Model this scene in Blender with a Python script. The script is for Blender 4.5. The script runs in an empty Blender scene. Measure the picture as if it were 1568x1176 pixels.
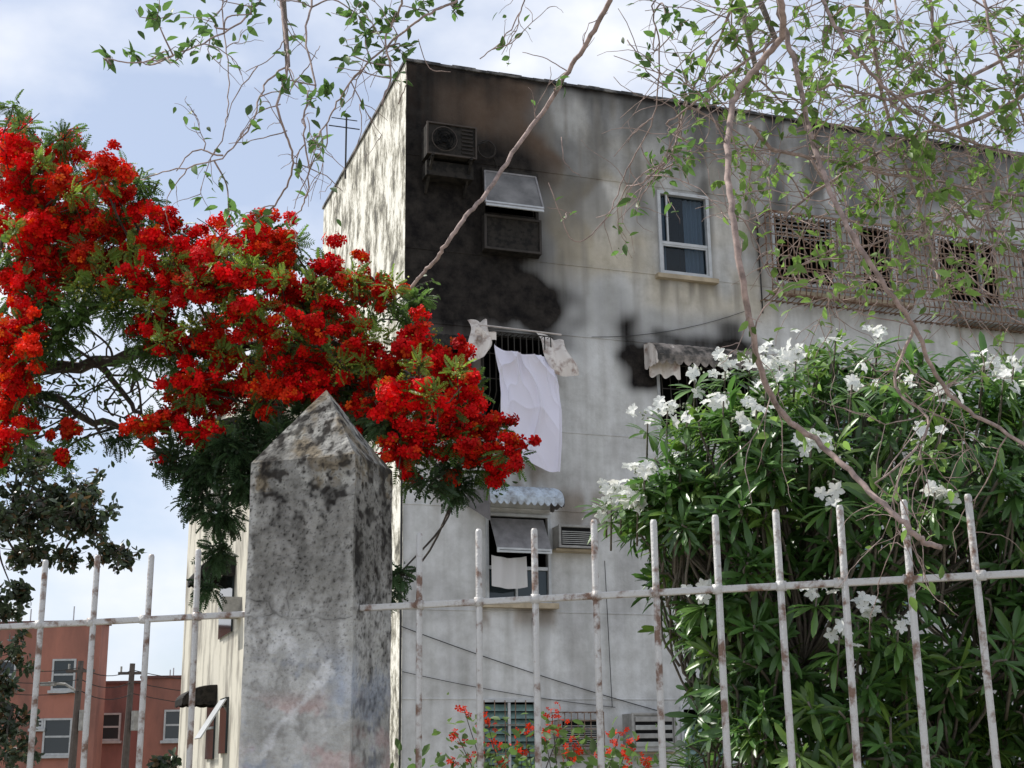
import bpy, math, random, numpy as np
from mathutils import Vector, Matrix, noise
random.seed(7); rng=np.random.default_rng(7)
SC=bpy.context.scene
COL=SC.collection
# ------------------------------------------------------------------ camera
FPX=2130.0; PITCH=math.radians(15.28); ROLL=math.radians(.8)
EYE=Vector((0,0,1.6))
cp,sp=math.cos(PITCH),math.sin(PITCH); cr,sr=math.cos(ROLL),math.sin(ROLL)
right0=Vector((1,0,0)); up0=Vector((0,-sp,cp)); fwd=Vector((0,cp,sp))
R_=right0*cr-up0*sr; U_=right0*sr+up0*cr
cd=bpy.data.cameras.new("camera"); cam=bpy.data.objects.new("camera",cd); COL.objects.link(cam)
M=Matrix(((R_.x,U_.x,-fwd.x,EYE.x),(R_.y,U_.y,-fwd.y,EYE.y),(R_.z,U_.z,-fwd.z,EYE.z),(0,0,0,1)))
cam.matrix_world=M; cd.sensor_width=36; cd.lens=36*FPX/1568; cd.clip_end=3000; cd.clip_start=.05
SC.camera=cam
def sv(px,py,D):
    """survey bearing -> real position at northing D"""
    dx=px-784;dy=588-py
    X=dx*cr+dy*sr;Y=-dx*sr+dy*cr
    a=X;b=FPX*cp-Y*sp;c=FPX*sp+Y*cp
    return Vector((a*D/b,D,1.6+c*D/b))
# ------------------------------------------------------------------ world / sun
SUNH=Vector((-.91,.36,0)).normalized(); SEL=math.radians(52)
sdir=Vector((SUNH.x*math.cos(SEL),SUNH.y*math.cos(SEL),math.sin(SEL)))
w=bpy.data.worlds.new("World"); SC.world=w; w.use_nodes=True
nt=w.node_tree; nt.nodes.clear()
N=nt.nodes.new; L=nt.links.new
out=N("ShaderNodeOutputWorld"); bg=N("ShaderNodeBackground"); bg.inputs[1].default_value=.13
sky=N("ShaderNodeTexSky"); sky.sky_type='NISHITA'; sky.sun_disc=False
sky.sun_elevation=SEL; sky.sun_rotation=math.atan2(sdir.x,sdir.y)
tc=N("ShaderNodeTexCoord"); mp=N("ShaderNodeMapping"); mp.inputs['Scale'].default_value=(1.6,1.6,2.8); mp.inputs['Location'].default_value=(.35,.1,.2)
nz=N("ShaderNodeTexNoise"); nz.inputs['Scale'].default_value=2.5; nz.inputs['Detail'].default_value=6; nz.inputs['Roughness'].default_value=.5
rp=N("ShaderNodeValToRGB"); rp.color_ramp.elements[0].position=.40; rp.color_ramp.elements[1].position=.60
rp.color_ramp.elements[0].color=(.52,.52,.52,1); rp.color_ramp.elements[1].color=(.98,.98,.98,1)
rp2=N("ShaderNodeValToRGB"); rp2.color_ramp.elements[0].position=.40; rp2.color_ramp.elements[1].position=.64
rp2.color_ramp.elements[0].color=(5.9,6.6,8.1,1); rp2.color_ramp.elements[1].color=(8.2,8.3,8.6,1)
mx=N("ShaderNodeMix"); mx.data_type='RGBA'
L(tc.outputs['Generated'],mp.inputs[0]); L(mp.outputs[0],nz.inputs[0])
L(nz.outputs[0],rp.inputs[0]); L(nz.outputs[0],rp2.inputs[0]); L(rp.outputs[0],mx.inputs[0]); L(sky.outputs[0],mx.inputs[6]); L(rp2.outputs[0],mx.inputs[7])
L(mx.outputs[2],bg.inputs[0]); L(bg.outputs[0],out.inputs[0])
sl=bpy.data.lights.new("sun",'SUN'); sl.energy=5.0; sl.angle=math.radians(.5); sl.color=(1,.96,.9)
so=bpy.data.objects.new("sun",sl); COL.objects.link(so); so.rotation_euler=sdir.to_track_quat('Z','Y').to_euler(); so.location=(-20,5,30)
SC.view_settings.view_transform='Standard'; SC.view_settings.look='None'; SC.view_settings.exposure=0

# ------------------------------------------------------------------ materials
def newmat(name):
    m=bpy.data.materials.new(name); m.use_nodes=True; t=m.node_tree
    return m,t,t.nodes['Principled BSDF'],t.nodes['Material Output']
def mat(name,c,rough=.8,metal=0,var=.25,scale=6,bump=.15,c2=None,stretch=(1,1,1),thr=(.45,.6),spec=.4,det=5):
    m,t,b,o=newmat(name); n=t.nodes.new; l=t.links.new
    tc=n("ShaderNodeTexCoord"); mp=n("ShaderNodeMapping"); mp.inputs['Scale'].default_value=stretch
    l(tc.outputs['Object'],mp.inputs[0])
    a=n("ShaderNodeTexNoise"); a.inputs['Scale'].default_value=scale; a.inputs['Detail'].default_value=det; a.inputs['Roughness'].default_value=.62
    l(mp.outputs[0],a.inputs[0])
    r=n("ShaderNodeValToRGB"); e=r.color_ramp.elements
    if c2 is None:
        e[0].position=.3; e[1].position=.7
        e[0].color=tuple(x*(1-var) for x in c)+(1,); e[1].color=tuple(min(1,x*(1+var)) for x in c)+(1,)
    else:
        e[0].position=thr[0]; e[1].position=thr[1]; e[0].color=tuple(c2)+(1,); e[1].color=tuple(c)+(1,)
    l(a.outputs[0],r.inputs[0]); l(r.outputs[0],b.inputs['Base Color'])
    b.inputs['Roughness'].default_value=rough; b.inputs['Metallic'].default_value=metal
    b.inputs['Specular IOR Level'].default_value=spec
    if bump:
        bp=n("ShaderNodeBump"); bp.inputs['Strength'].default_value=bump; bp.inputs['Distance'].default_value=.02
        a2=n("ShaderNodeTexNoise"); a2.inputs['Scale'].default_value=scale*6; a2.inputs['Detail'].default_value=2
        l(tc.outputs['Object'],a2.inputs[0]); l(a2.outputs[0],bp.inputs['Height']); l(bp.outputs[0],b.inputs['Normal'])
    return m
def leafmat(name,tr=.35,rough=.45,spec=.4,gain=1.7):
    m,t,b,o=newmat(name); n=t.nodes.new; l=t.links.new
    at=n("ShaderNodeAttribute"); at.attribute_name="Col"
    l(at.outputs['Color'],b.inputs['Base Color']); b.inputs['Roughness'].default_value=rough; b.inputs['Specular IOR Level'].default_value=spec
    tl=n("ShaderNodeBsdfTranslucent"); hs=n("ShaderNodeHueSaturation"); hs.inputs['Value'].default_value=gain; hs.inputs['Saturation'].default_value=1.05
    l(at.outputs['Color'],hs.inputs['Color']); l(hs.outputs[0],tl.inputs[0])
    mx=n("ShaderNodeMixShader"); mx.inputs[0].default_value=tr
    l(b.outputs[0],mx.inputs[1]); l(tl.outputs[0],mx.inputs[2]); l(mx.outputs[0],o.inputs[0])
    return m
def paintmat(name,fine=30,bump=.35,lo=.74,slo=.78,strk=(1,1,.07),rgh=.68):
    """weathered plaster; base colour + soot amount come from attributes"""
    m,t,b,o=newmat(name); n=t.nodes.new; l=t.links.new
    at=n("ShaderNodeAttribute"); at.attribute_name="Col"
    tc=n("ShaderNodeTexCoord")
    a=n("ShaderNodeTexNoise"); a.inputs['Scale'].default_value=fine*.12; a.inputs['Detail'].default_value=9; a.inputs['Roughness'].default_value=rgh
    l(tc.outputs['Object'],a.inputs[0])
    r=n("ShaderNodeValToRGB"); r.color_ramp.elements[0].position=.34; r.color_ramp.elements[1].position=.64
    r.color_ramp.elements[0].color=(lo,lo*.99,lo*.97,1); r.color_ramp.elements[1].color=(1.08,1.08,1.08,1)
    l(a.outputs[0],r.inputs[0])
    mu=n("ShaderNodeMix"); mu.data_type='RGBA'; mu.blend_type='MULTIPLY'; mu.inputs[0].default_value=1
    l(at.outputs['Color'],mu.inputs[6]); l(r.outputs[0],mu.inputs[7])
    mp=n("ShaderNodeMapping"); mp.inputs['Scale'].default_value=strk; l(tc.outputs['Object'],mp.inputs[0])
    s=n("ShaderNodeTexNoise"); s.inputs['Scale'].default_value=fine*.2; s.inputs['Detail'].default_value=4; l(mp.outputs[0],s.inputs[0])
    rs=n("ShaderNodeValToRGB"); rs.color_ramp.elements[0].position=.32; rs.color_ramp.elements[1].position=.58
    rs.color_ramp.elements[0].color=(slo,slo,slo*.98,1); rs.color_ramp.elements[1].color=(1.03,1.03,1.03,1); l(s.outputs[0],rs.inputs[0])
    mu2=n("ShaderNodeMix"); mu2.data_type='RGBA'; mu2.blend_type='MULTIPLY'; mu2.inputs[0].default_value=1
    l(mu.outputs[2],mu2.inputs[6]); l(rs.outputs[0],mu2.inputs[7])
    ma=n("ShaderNodeMath"); ma.operation='MULTIPLY_ADD'; ma.inputs[1].default_value=.38; l(a.outputs[0],ma.inputs[0])
    m4=n("ShaderNodeMath"); m4.operation='MULTIPLY_ADD'; m4.inputs[1].default_value=.38; l(s.outputs[0],m4.inputs[0])
    sb=n("ShaderNodeMath"); sb.operation='ADD'; sb.inputs[1].default_value=-.38; l(at.outputs['Alpha'],sb.inputs[0]); l(sb.outputs[0],ma.inputs[2]); l(ma.outputs[0],m4.inputs[2])
    mr=n("ShaderNodeMapRange"); mr.inputs['From Min'].default_value=.06; mr.inputs['From Max'].default_value=.92
    l(m4.outputs[0],mr.inputs['Value'])
    sc=n("ShaderNodeValToRGB"); sc.color_ramp.elements[0].position=.38; sc.color_ramp.elements[1].position=.68
    sc.color_ramp.elements[0].color=(.009,.008,.008,1); sc.color_ramp.elements[1].color=(.042,.036,.031,1); l(a.outputs[0],sc.inputs[0])
    m3=n("ShaderNodeMix"); m3.data_type='RGBA'; l(mr.outputs[0],m3.inputs[0]); l(mu2.outputs[2],m3.inputs[6]); l(sc.outputs[0],m3.inputs[7])
    l(m3.outputs[2],b.inputs['Base Color']); b.inputs['Roughness'].default_value=.92; b.inputs['Specular IOR Level'].default_value=.12
    bp=n("ShaderNodeBump"); bp.inputs['Strength'].default_value=bump; bp.inputs['Distance'].default_value=.01
    a2=n("ShaderNodeTexNoise"); a2.inputs['Scale'].default_value=fine; a2.inputs['Detail'].default_value=3
    l(tc.outputs['Object'],a2.inputs[0]); l(a2.outputs[0],bp.inputs['Height']); l(bp.outputs[0],b.inputs['Normal'])
    return m
def glassmat(name,tint=(.02,.03,.035),tr=.0):
    m,t,b,o=newmat(name); b.inputs['Base Color'].default_value=tint+(1,); b.inputs['Roughness'].default_value=.06
    if tr:
        n=t.nodes.new;l=t.links.new
        tp=n("ShaderNodeBsdfTransparent"); tp.inputs[0].default_value=(.75,.85,.9,1); mx=n("ShaderNodeMixShader"); mx.inputs[0].default_value=tr
        l(b.outputs[0],mx.inputs[1]); l(tp.outputs[0],mx.inputs[2]); l(mx.outputs[0],o.inputs[0])
    return m
def clothmat(name,c,tr=.12):
    m,t,b,o=newmat(name); n=t.nodes.new;l=t.links.new
    b.inputs['Base Color'].default_value=c+(1,); b.inputs['Roughness'].default_value=.95
    tl=n("ShaderNodeBsdfTranslucent"); tl.inputs[0].default_value=c+(1,); mx=n("ShaderNodeMixShader"); mx.inputs[0].default_value=tr
    l(b.outputs[0],mx.inputs[1]); l(tl.outputs[0],mx.inputs[2]); l(mx.outputs[0],o.inputs[0]); return m

FAC=paintmat("weathered_plaster",lo=.80,slo=.87)
POSTM=paintmat("post_concrete",fine=110,bump=.5,lo=.62,slo=.84,strk=(1,1,.2),rgh=.75)
def leftwall():
    m,t,b,o=newmat("mouldy_white_wall"); n=t.nodes.new;l=t.links.new
    tc=n("ShaderNodeTexCoord"); mp=n("ShaderNodeMapping"); mp.inputs['Scale'].default_value=(1,1,.5); l(tc.outputs['Object'],mp.inputs[0])
    a=n("ShaderNodeTexNoise"); a.inputs['Scale'].default_value=2.2; a.inputs['Detail'].default_value=11; a.inputs['Roughness'].default_value=.82; l(mp.outputs[0],a.inputs[0])
    r=n("ShaderNodeValToRGB"); e=r.color_ramp.elements; e[0].position=.42; e[0].color=(.07,.065,.05,1); e[1].position=.54; e[1].color=(.78,.76,.68,1)
    x=e.new(.485); x.color=(.38,.36,.29,1)
    l(a.outputs[0],r.inputs[0]); l(r.outputs[0],b.inputs['Base Color']); b.inputs['Roughness'].default_value=.9; return m
LEFTW=leftwall()
CREAM=mat("cream_wall",(.60,.57,.48),c2=(.27,.25,.21),scale=1.3,stretch=(1,1,.4),thr=(.40,.54),bump=.2,det=9)
CONC=mat("roof_concrete",(.20,.19,.18),c2=(.035,.035,.035),scale=3)
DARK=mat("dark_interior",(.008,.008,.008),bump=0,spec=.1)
CHAR=mat("charred_metal",(.012,.011,.010),rough=.7,scale=9,c2=(.03,.026,.022),bump=0,spec=.15)
ALU=mat("aluminium_frame",(.46,.47,.47),rough=.45,metal=.2,var=.15,bump=0)
DALU=mat("dark_frame",(.04,.04,.04),rough=.5,bump=0,spec=.2)
GREYP=mat("sash_grey",(.22,.21,.21),rough=.5,var=.3,bump=0)
GLASS=glassmat("dark_glass"); GLASST=glassmat("clear_glass",(.02,.035,.05),.55)
LOUV=mat("green_louver",(.14,.22,.20),rough=.25,bump=0)
CURT=clothmat("curtain_blue",(.36,.44,.55),.3); SHEET=clothmat("laundry_lilac",(.76,.735,.83),.05); TOWEL=clothmat("towel_grey",(.60,.58,.56))
AWB=mat("awning_paleblue",(.48,.55,.62),rough=.5,scale=5,c2=(.24,.25,.26),thr=(.38,.56),bump=0)
AWG=mat("awning_sooty",(.34,.29,.25),rough=.6,scale=3,c2=(.04,.036,.03),thr=(.42,.60),bump=0)
AWW=mat("awning_burnt_white",(.70,.64,.58),rough=.5,scale=6,c2=(.26,.17,.13),thr=(.30,.50),bump=0)
AWD=mat("awning_underside",(.14,.13,.13),rough=.7,bump=0)
ACM=mat("ac_casing",(.30,.29,.27),rough=.6,scale=5,var=.35,bump=0)
BARM=mat("grille_bar_paint",(.27,.20,.145),rough=.7,scale=12,c2=(.13,.065,.04),thr=(.40,.58),bump=0,spec=.2)
BARD=mat("grille_bar_dark",(.04,.036,.03),rough=.6,bump=0,spec=.2)
WIRE=mat("cable",(.03,.03,.03),bump=0)
SILL=mat("sill",(.40,.33,.23),scale=5,bump=.1)
BRED=mat("salmon_wall",(.42,.175,.125),scale=.6,c2=(.24,.11,.085),thr=(.36,.58),stretch=(1,1,.35),bump=.1,det=8)
BRED2=mat("dusty_red_wall",(.31,.14,.12),scale=.6,c2=(.16,.08,.07),thr=(.36,.58),stretch=(1,1,.35),bump=.1,det=8)
STEEL=mat("galvanised_paint",(.50,.49,.475),rough=.5,metal=.1,scale=22,c2=(.17,.10,.07),thr=(.38,.50),bump=.2,spec=.5,det=7)
BARK=mat("bark_dark",(.075,.06,.05),scale=14,var=.4,bump=.5)
BARKG=mat("bark_grey",(.17,.145,.12),scale=14,var=.3,bump=.4)
TWIG=mat("twig_pale",(.29,.215,.19),scale=40,var=.5,bump=0)
GRASS=mat("grass_ground",(.10,.12,.05),c2=(.17,.13,.09),scale=.6,bump=.3)
PAVE=mat("pavement",(.38,.37,.35),scale=3,bump=.2)
WOOD=mat("pole_wood",(.10,.08,.07),scale=8,bump=.2)
LEAF=leafmat("leaf_matte",.38,.5); LEAFG=leafmat("leaf_glossy",.28,.34,.5,1.8); PETAL=leafmat("petal",.22,.65,.12,1.1)
WPET=leafmat("white_petal",.4,.6,.2,1.0)

# ------------------------------------------------------------------ mesh helpers
def empty(name,loc=(0,0,0),rz=0):
    o=bpy.data.objects.new(name,None); COL.objects.link(o); o.location=loc; o.rotation_euler=(0,0,rz); return o
class MB:
    def __init__(s): s.v=[];s.f=[];s.m=[]
    def add(s,vs,fs,mi=0):
        b=len(s.v); s.v+= [tuple(x) for x in vs]; s.f+=[tuple(i+b for i in q) for q in fs]; s.m+=[mi]*len(fs)
    def box(s,x0,x1,y0,y1,z0,z1,mi=0):
        s.add([(x0,y0,z0),(x1,y0,z0),(x1,y1,z0),(x0,y1,z0),(x0,y0,z1),(x1,y0,z1),(x1,y1,z1),(x0,y1,z1)],
              [(0,3,2,1),(4,5,6,7),(0,1,5,4),(1,2,6,5),(2,3,7,6),(3,0,4,7)],mi)
    def slab(s,p,q,r_,t,mi=0):
        p,q,r_=Vector(p),Vector(q),Vector(r_); n=(q-p).cross(r_-p).normalized()*t; z=q+r_-p
        vs=[p,q,z,r_,p+n,q+n,z+n,r_+n]
        s.add(vs,[(0,3,2,1),(4,5,6,7),(0,1,5,4),(1,2,6,5),(2,3,7,6),(3,0,4,7)],mi)
    def frame(s,x0,x1,y0,y1,z0,z1,w_,mi=0):
        s.box(x0,x0+w_,y0,y1,z0,z1,mi); s.box(x1-w_,x1,y0,y1,z0,z1,mi)
        s.box(x0+w_,x1-w_,y0,y1,z0,z0+w_,mi); s.box(x0+w_,x1-w_,y0,y1,z1-w_,z1,mi)
    def tube(s,pts,rad,n=5,mi=0,cap=True):
        pts=[Vector(p) for p in pts]; k=len(pts)
        if not hasattr(rad,'__len__'): rad=[rad]*k
        elif len(rad)==2 and k!=2: rad=[rad[0]+(rad[1]-rad[0])*i/(k-1) for i in range(k)]
        t0=(pts[1]-pts[0]).normalized(); ref=t0.orthogonal().normalized(); b=len(s.v)
        for i,p in enumerate(pts):
            t=(pts[min(i+1,k-1)]-pts[max(i-1,0)])
            t=t.normalized() if t.length>1e-9 else t0
            ref=(ref-t*ref.dot(t)); ref=ref.normalized() if ref.length>1e-6 else t.orthogonal().normalized()
            bn=t.cross(ref)
            for j in range(n):
                a=2*math.pi*j/n; q=p+(ref*math.cos(a)+bn*math.sin(a))*rad[i]; s.v.append(tuple(q))
        for i in range(k-1):
            for j in range(n):
                j2=(j+1)%n; s.f.append((b+i*n+j,b+i*n+j2,b+(i+1)*n+j2,b+(i+1)*n+j)); s.m.append(mi)
        if cap:
            s.f.append(tuple(b+j for j in range(n))[::-1]); s.m.append(mi)
            s.f.append(tuple(b+(k-1)*n+j for j in range(n))); s.m.append(mi)
    def sheet(s,fn,nu,nv,mi=0):
        b=len(s.v)
        for i in range(nu+1):
            for j in range(nv+1): s.v.append(tuple(fn(i/nu,j/nv)))
        for i in range(nu):
            for j in range(nv):
                a=b+i*(nv+1)+j; s.f.append((a,a+nv+1,a+nv+2,a+1)); s.m.append(mi)
    def obj(s,name,mats,parent=None,smooth=False,bevel=0):
        me=bpy.data.meshes.new(name); me.from_pydata(s.v,[],s.f); 
        for m in mats: me.materials.append(m)
        me.polygons.foreach_set("material_index",s.m)
        if smooth: me.polygons.foreach_set("use_smooth",[True]*len(s.f))
        o=bpy.data.objects.new(name,me); COL.objects.link(o)
        if parent: o.parent=parent
        if bevel:
            md=o.modifiers.new("bev",'BEVEL'); md.width=bevel; md.segments=2
        return o
def curve_pts(pts,sub=5,jit=0):
    P=[Vector(p) for p in pts]; P=[P[0]*2-P[1]]+P+[P[-1]*2-P[-2]]; o=[]
    for i in range(1,len(P)-2):
        for k in range(sub):
            t=k/sub; a,b,c,d=P[i-1],P[i],P[i+1],P[i+2]
            q=.5*((2*b)+(c-a)*t+(2*a-5*b+4*c-d)*t*t+(-a+3*b-3*c+d)*t**3)
            if jit: q=q+Vector((random.gauss(0,jit),random.gauss(0,jit),random.gauss(0,jit)))
            o.append(q)
    o.append(P[-2]); return o
def strip_t(ts,ws,fold=.15,droop=0.,curl=0.):
    V=[];F=[]
    for t,wd in zip(ts,ws):
        z=-droop*t*t
        V+=[(-wd,t,z+fold*wd+curl*t),( 0,t,z),(wd,t,z+fold*wd+curl*t)]
    for i in range(len(ts)-1):
        a=i*3; F+=[(a,a+1,a+4,a+3),(a+1,a+2,a+5,a+4)]
    return np.array(V,float),np.array(F,int)
def frames(dirs,hint):
    y=dirs/np.linalg.norm(dirs,axis=1,keepdims=True)
    x=np.cross(y,hint); ln=np.linalg.norm(x,axis=1,keepdims=True); ln[ln<1e-6]=1; x=x/ln
    z=np.cross(x,y); return np.stack([x,y,z],axis=2)
class NP:
    def __init__(s): s.V=[];s.F=[];s.C=[];s.n=0
    def inst(s,T,Rm,S,P,C):
        V,F=T; n=len(P); k=len(V)
        vv=V[None]*S[:,None,None]
        vv=np.einsum('nij,nkj->nki',Rm,vv)+P[:,None,:]
        ff=F[None]+(np.arange(n)*k)[:,None,None]+s.n
        cc=np.repeat(C[:,None,:],k,axis=1)
        s.V.append(vv.reshape(-1,3)); s.F.append(ff.reshape(-1,F.shape[1])); s.C.append(cc.reshape(-1,3)); s.n+=n*k
    def obj(s,name,mat_,parent=None,smooth=True):
        V=np.concatenate(s.V); F=np.concatenate(s.F); C=np.concatenate(s.C)
        me=bpy.data.meshes.new(name); me.vertices.add(len(V)); me.vertices.foreach_set("co",V.ravel())
        me.loops.add(F.size); me.loops.foreach_set("vertex_index",F.ravel().astype(np.int32))
        me.polygons.add(len(F)); me.polygons.foreach_set("loop_start",(np.arange(len(F))*F.shape[1]).astype(np.int32))
        me.polygons.foreach_set("use_smooth",np.full(len(F),smooth))
        at=me.color_attributes.new("Col",'FLOAT_COLOR','POINT')
        at.data.foreach_set("color",np.concatenate([np.clip(C,0,1),np.ones((len(C),1))],axis=1).ravel())
        me.update(calc_edges=True); me.materials.append(mat_)
        o=bpy.data.objects.new(name,me); COL.objects.link(o)
        if parent: o.parent=parent
        return o
def rdir(n):
    v=rng.normal(size=(n,3)); return v/np.linalg.norm(v,axis=1,keepdims=True)

# ================================================================== GROUND
g=MB(); g.add([(-900,-300,0),(900,-300,0),(900,1500,0),(-900,1500,0)],[(0,1,2,3)]); g.obj("ground",[GRASS])
g=MB(); g.add([(-60,-6,.004),(60,-6,.004),(60,2.2,.004),(-60,2.2,.004)],[(0,1,2,3)]); g.obj("pavement",[PAVE])
g=MB(); g.add([(-40,13.0,.004),(60,13.0,.004),(60,17.5,.004),(-40,17.5,.004)],[(0,1,2,3)]); g.obj("courtyard_path",[PAVE])

# ================================================================== APARTMENT BUILDING
A=math.radians(19.4); BC=Vector((-1.64,20.35,0))
bld=empty("apartment_building",BC,A)
def pr(u,h,d): # facade reading -> true (u,h) for something standing d proud of the wall
    return u-(u+5.2)*d/19.74, h-(h-1.6)*d/19.74
H=12.6; UW=22.0; DEP=6.5
OPEN=[(1.28,2.2,9.46,10.88),(4.38,5.3,9.42,10.88),(6.55,8.95,9.5,10.75),(9.9,11.9,9.5,10.7),
 (1.25,2.42,6.7,8.12),(.3,1.05,6.7,7.85),(4.25,6.05,6.7,8.1),(1.3,2.3,3.95,5.25),(1.2,2.05,1.0,2.5),(4.4,5.25,1.0,2.4),
 (7.4,9.0,6.7,8.1),(10.4,12.0,6.7,8.1),(4.5,5.7,3.9,5.3),(7.4,9.0,3.9,5.3),(7.4,9.0,1.0,2.5),(13.6,15.2,9.5,10.8),(13.6,15.2,6.7,8.1),(17,18.5,9.5,10.8)]
JO=[1.0,2.52,3.8,5.35,6.6,8.2,9.4,10.98]
def sbox(u,h,u0,u1,h0,h1,s):
    du=max(u0-u,0,u-u1); dh=max(h0-h,0,h-h1); return math.exp(-(du*du+dh*dh)/(s*s))
def ss(a,b,x):
    t=min(1,max(0,(x-a)/(b-a))); return t*t*(3-2*t)
def lerp3(a,b,t): return [a[i]+(b[i]-a[i])*t for i in range(3)]
def fcol(u,h):
    n1=noise.noise((u*.6,h*.45,1.3)); n2=noise.noise((u*2.6,h*.35,5.1)); n3=noise.noise((u*5,h*1.2,9.)); n4=noise.noise((u*1.3,h*1.3,17.))
    n5=noise.noise((u*.9,h*.9,33)); n6=noise.noise((u*3.2,h*3.2,41)); n7=noise.noise((u*6.5,h*.8,52))
    up=ss(8.3,9.6,h)
    c=lerp3((.60,.60,.59),(.42,.415,.40),ss(8.5,10.0,h+n1*.9))
    c=lerp3(c,(.68,.68,.67),.6*ss(.05,.45,n1)*ss(12,9,h))
    be=max(sbox(u,h,2.6,3.9,9.6,11.2,.4),.8*sbox(u,h,4.3,6.2,9.0,9.4,.3),.8*sbox(u,h,5.5,6.4,10.3,11.6,.3),.7*sbox(u,h,3.3,4.2,11.3,12.2,.25))*ss(-.3,.2,n4+n2*.4)
    c=lerp3(c,(.50,.43,.31),.75*be)
    c=lerp3(c,(.17,.168,.165),.84*ss(10.4,11.9,h+n2*.9+n1*.6)*ss(-.45,.15,n2+.2+n5))
    c=lerp3(c,(.23,.23,.235),.72*ss(5.4,7.6,u)*ss(8.9,10.1,h+n4*.6)*ss(-.45,.2,n4+n5*.5))
    c=lerp3(c,(.62,.62,.61),.65*ss(.05,.3,n4)*ss(9.2,10.8,h)*ss(12.3,11.2,h)*ss(2,3,u))
    c=lerp3(c,(.34,.335,.33),.35*ss(.05,.4,n2+n5*.4)*ss(1.5,2.5,u)*ss(8.6,6.5,h))
    c=lerp3(c,(.40,.395,.39),.45*ss(0,.4,n5+n6*.2)*ss(8.8,8.0,h))
    c=lerp3(c,(.30,.28,.25),(.2+.3*up)*ss(.15,.45,n7+n3*.3))
    c=lerp3(c,(.20,.15,.10),.65*max(sbox(u,h,1.2,2.1,5.75,6.2,.25),sbox(u,h,2.6,3.6,5.2,5.5,.2),sbox(u,h,1.2,2.3,3.7,3.9,.15),.7*sbox(u,h,.3,1.1,5.6,6.6,.3))*ss(-.3,.2,n3))
    wu=u+.40*noise.noise((u*.8,h*.8,61))+.16*n6; wh=h+.40*noise.noise((u*.8,h*.8,77))+.16*noise.noise((u*3,h*3,88))
    s=0
    def pl(k,*a): 
        nonlocal s
        s=s+k*sbox(wu,wh,*a)*(1-min(1,s)*.75)
    pl(1.02,-.9,1.6,8.75,10.5,.70)
    pl(.72,-.9,1.0,10.4,12.3,.70)
    pl(.40,-.6,2.0,10.9,12.4,.65)
    pl(.92,1.8,2.35,8.3,8.75,.38)
    pl(.34,2.0,2.55,9,11.0,.5)
    pl(.50,-.6,.8,7.4,8.5,.65)
    wu=u+.14*n6; wh=h+.18*n4
    pl(1.2,3.88,4.1,7.5,7.95,.18)
    pl(.85,3.70,3.82,8.0,8.5,.19); pl(.28,3.4,3.6,8.5,8.9,.26)
    pl(.72,5.6,5.75,8.25,8.65,.20); pl(.70,4.3,6.1,8.1,8.26,.13)
    pl(.28,4.2,5.6,8.3,8.65,.22)
    if s>.25 and h>10.4: c=lerp3(c,(.20,.125,.08),.85*ss(10.4,11.4,h)*ss(.25,.5,s)); s-=.26*sbox(u,h,.7,1.15,11.75,12.1,.25)
    if h<8.7 and u<1.7: c=lerp3(c,(.28,.215,.17),.6*ss(6,8,h)*ss(1.7,1.2,u))
    drip=.5+.5*noise.noise((u*3.1,0,3.))+.45*noise.noise((u*9,0,8.)); ln=.2+1.0*max(0,drip)**1.7
    m=ss(H-ln,H-.02,h)*.80*(.75+.4*n2+.25*n3)+.5*ss(H-.12,H,h)
    s=max(s,m*.95)
    s=max(s,.28*ss(.12,.0,u)*ss(-.2,.3,noise.noise((0,h*1.3,2.))))
    s=max(s,.42*ss(.1,.5,n2+n3*.4+n5*.5)*ss(8.9,10.6,h))
    s=max(s,(.08+.14*up)*ss(.2,.5,n7+n6*.5))
    for (a,b,z0,z1) in OPEN:
        if a-.2<u<b+.2 and z0-1.1<h<z0: s=max(s,(.24+.16*up)*ss(z0-1.1,z0,h)*ss(-.1,.4,n7+n2)) 
    return c+[s]
def axis(lo,hi,step,ex):
    a=set(round(lo+i*(hi-lo)/round((hi-lo)/step),4) for i in range(round((hi-lo)/step)+1))
    ex=sorted(ex); a=[x for x in a if all(abs(x-e_)>.018 for e_ in ex)]
    return sorted(a+ex)
us=axis(0,UW,.06,set(v for o in OPEN for v in o[:2]) | {0.0,UW})
jr=[];
for j in JO: jr+= [round(j+x,4) for x in (-.014,-.008,.008,.014)]
zz=set(v for o in OPEN for v in o[2:]); zz=[z for z in zz if all(abs(z-j)>.02 for j in jr)]
hs=axis(0,H,.06,set(zz)|set(jr)|{0.0,H})
def near(a,x): return min(range(len(a)),key=lambda i:abs(a[i]-x))
OI=[(near(us,a),near(us,b),near(hs,c),near(hs,d)) for a,b,c,d in OPEN]
OPS=[(us[a],us[b],hs[c],hs[d]) for a,b,c,d in OI]
V=[];C=[];F=[]
inner=set(round(j+x,4) for j in JO for x in (-.008,.008))
for i,u in enumerate(us):
    for h in hs:
        y=.005*noise.noise((u*.7,h*.7,0)) if 0<u<UW and h<H else 0
        if h in inner: y-=.010
        V.append((u,y,h)); C.append(fcol(u,h))
nh=len(hs)
hole=set()
for a,b,c,d in OI:
    for i in range(a,b):
        for j in range(c,d): hole.add((i,j))
for i in range(len(us)-1):
    for j in range(nh-1):
        if (i,j) not in hole: F.append((i*nh+j,(i+1)*nh+j,(i+1)*nh+j+1,i*nh+j+1))
def colmesh(name,V,F,C,m,parent,smooth=False):
    me=bpy.data.meshes.new(name); me.from_pydata(V,[],F); me.materials.append(m)
    at=me.color_attributes.new("Col",'FLOAT_COLOR','POINT'); at.data.foreach_set("color",np.array(C,float).ravel())
    if smooth: me.polygons.foreach_set("use_smooth",[True]*len(F))
    o=bpy.data.objects.new(name,me); COL.objects.link(o); o.parent=parent; return o
colmesh("front_wall",V,F,C,FAC,bld)
b=MB()
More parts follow.
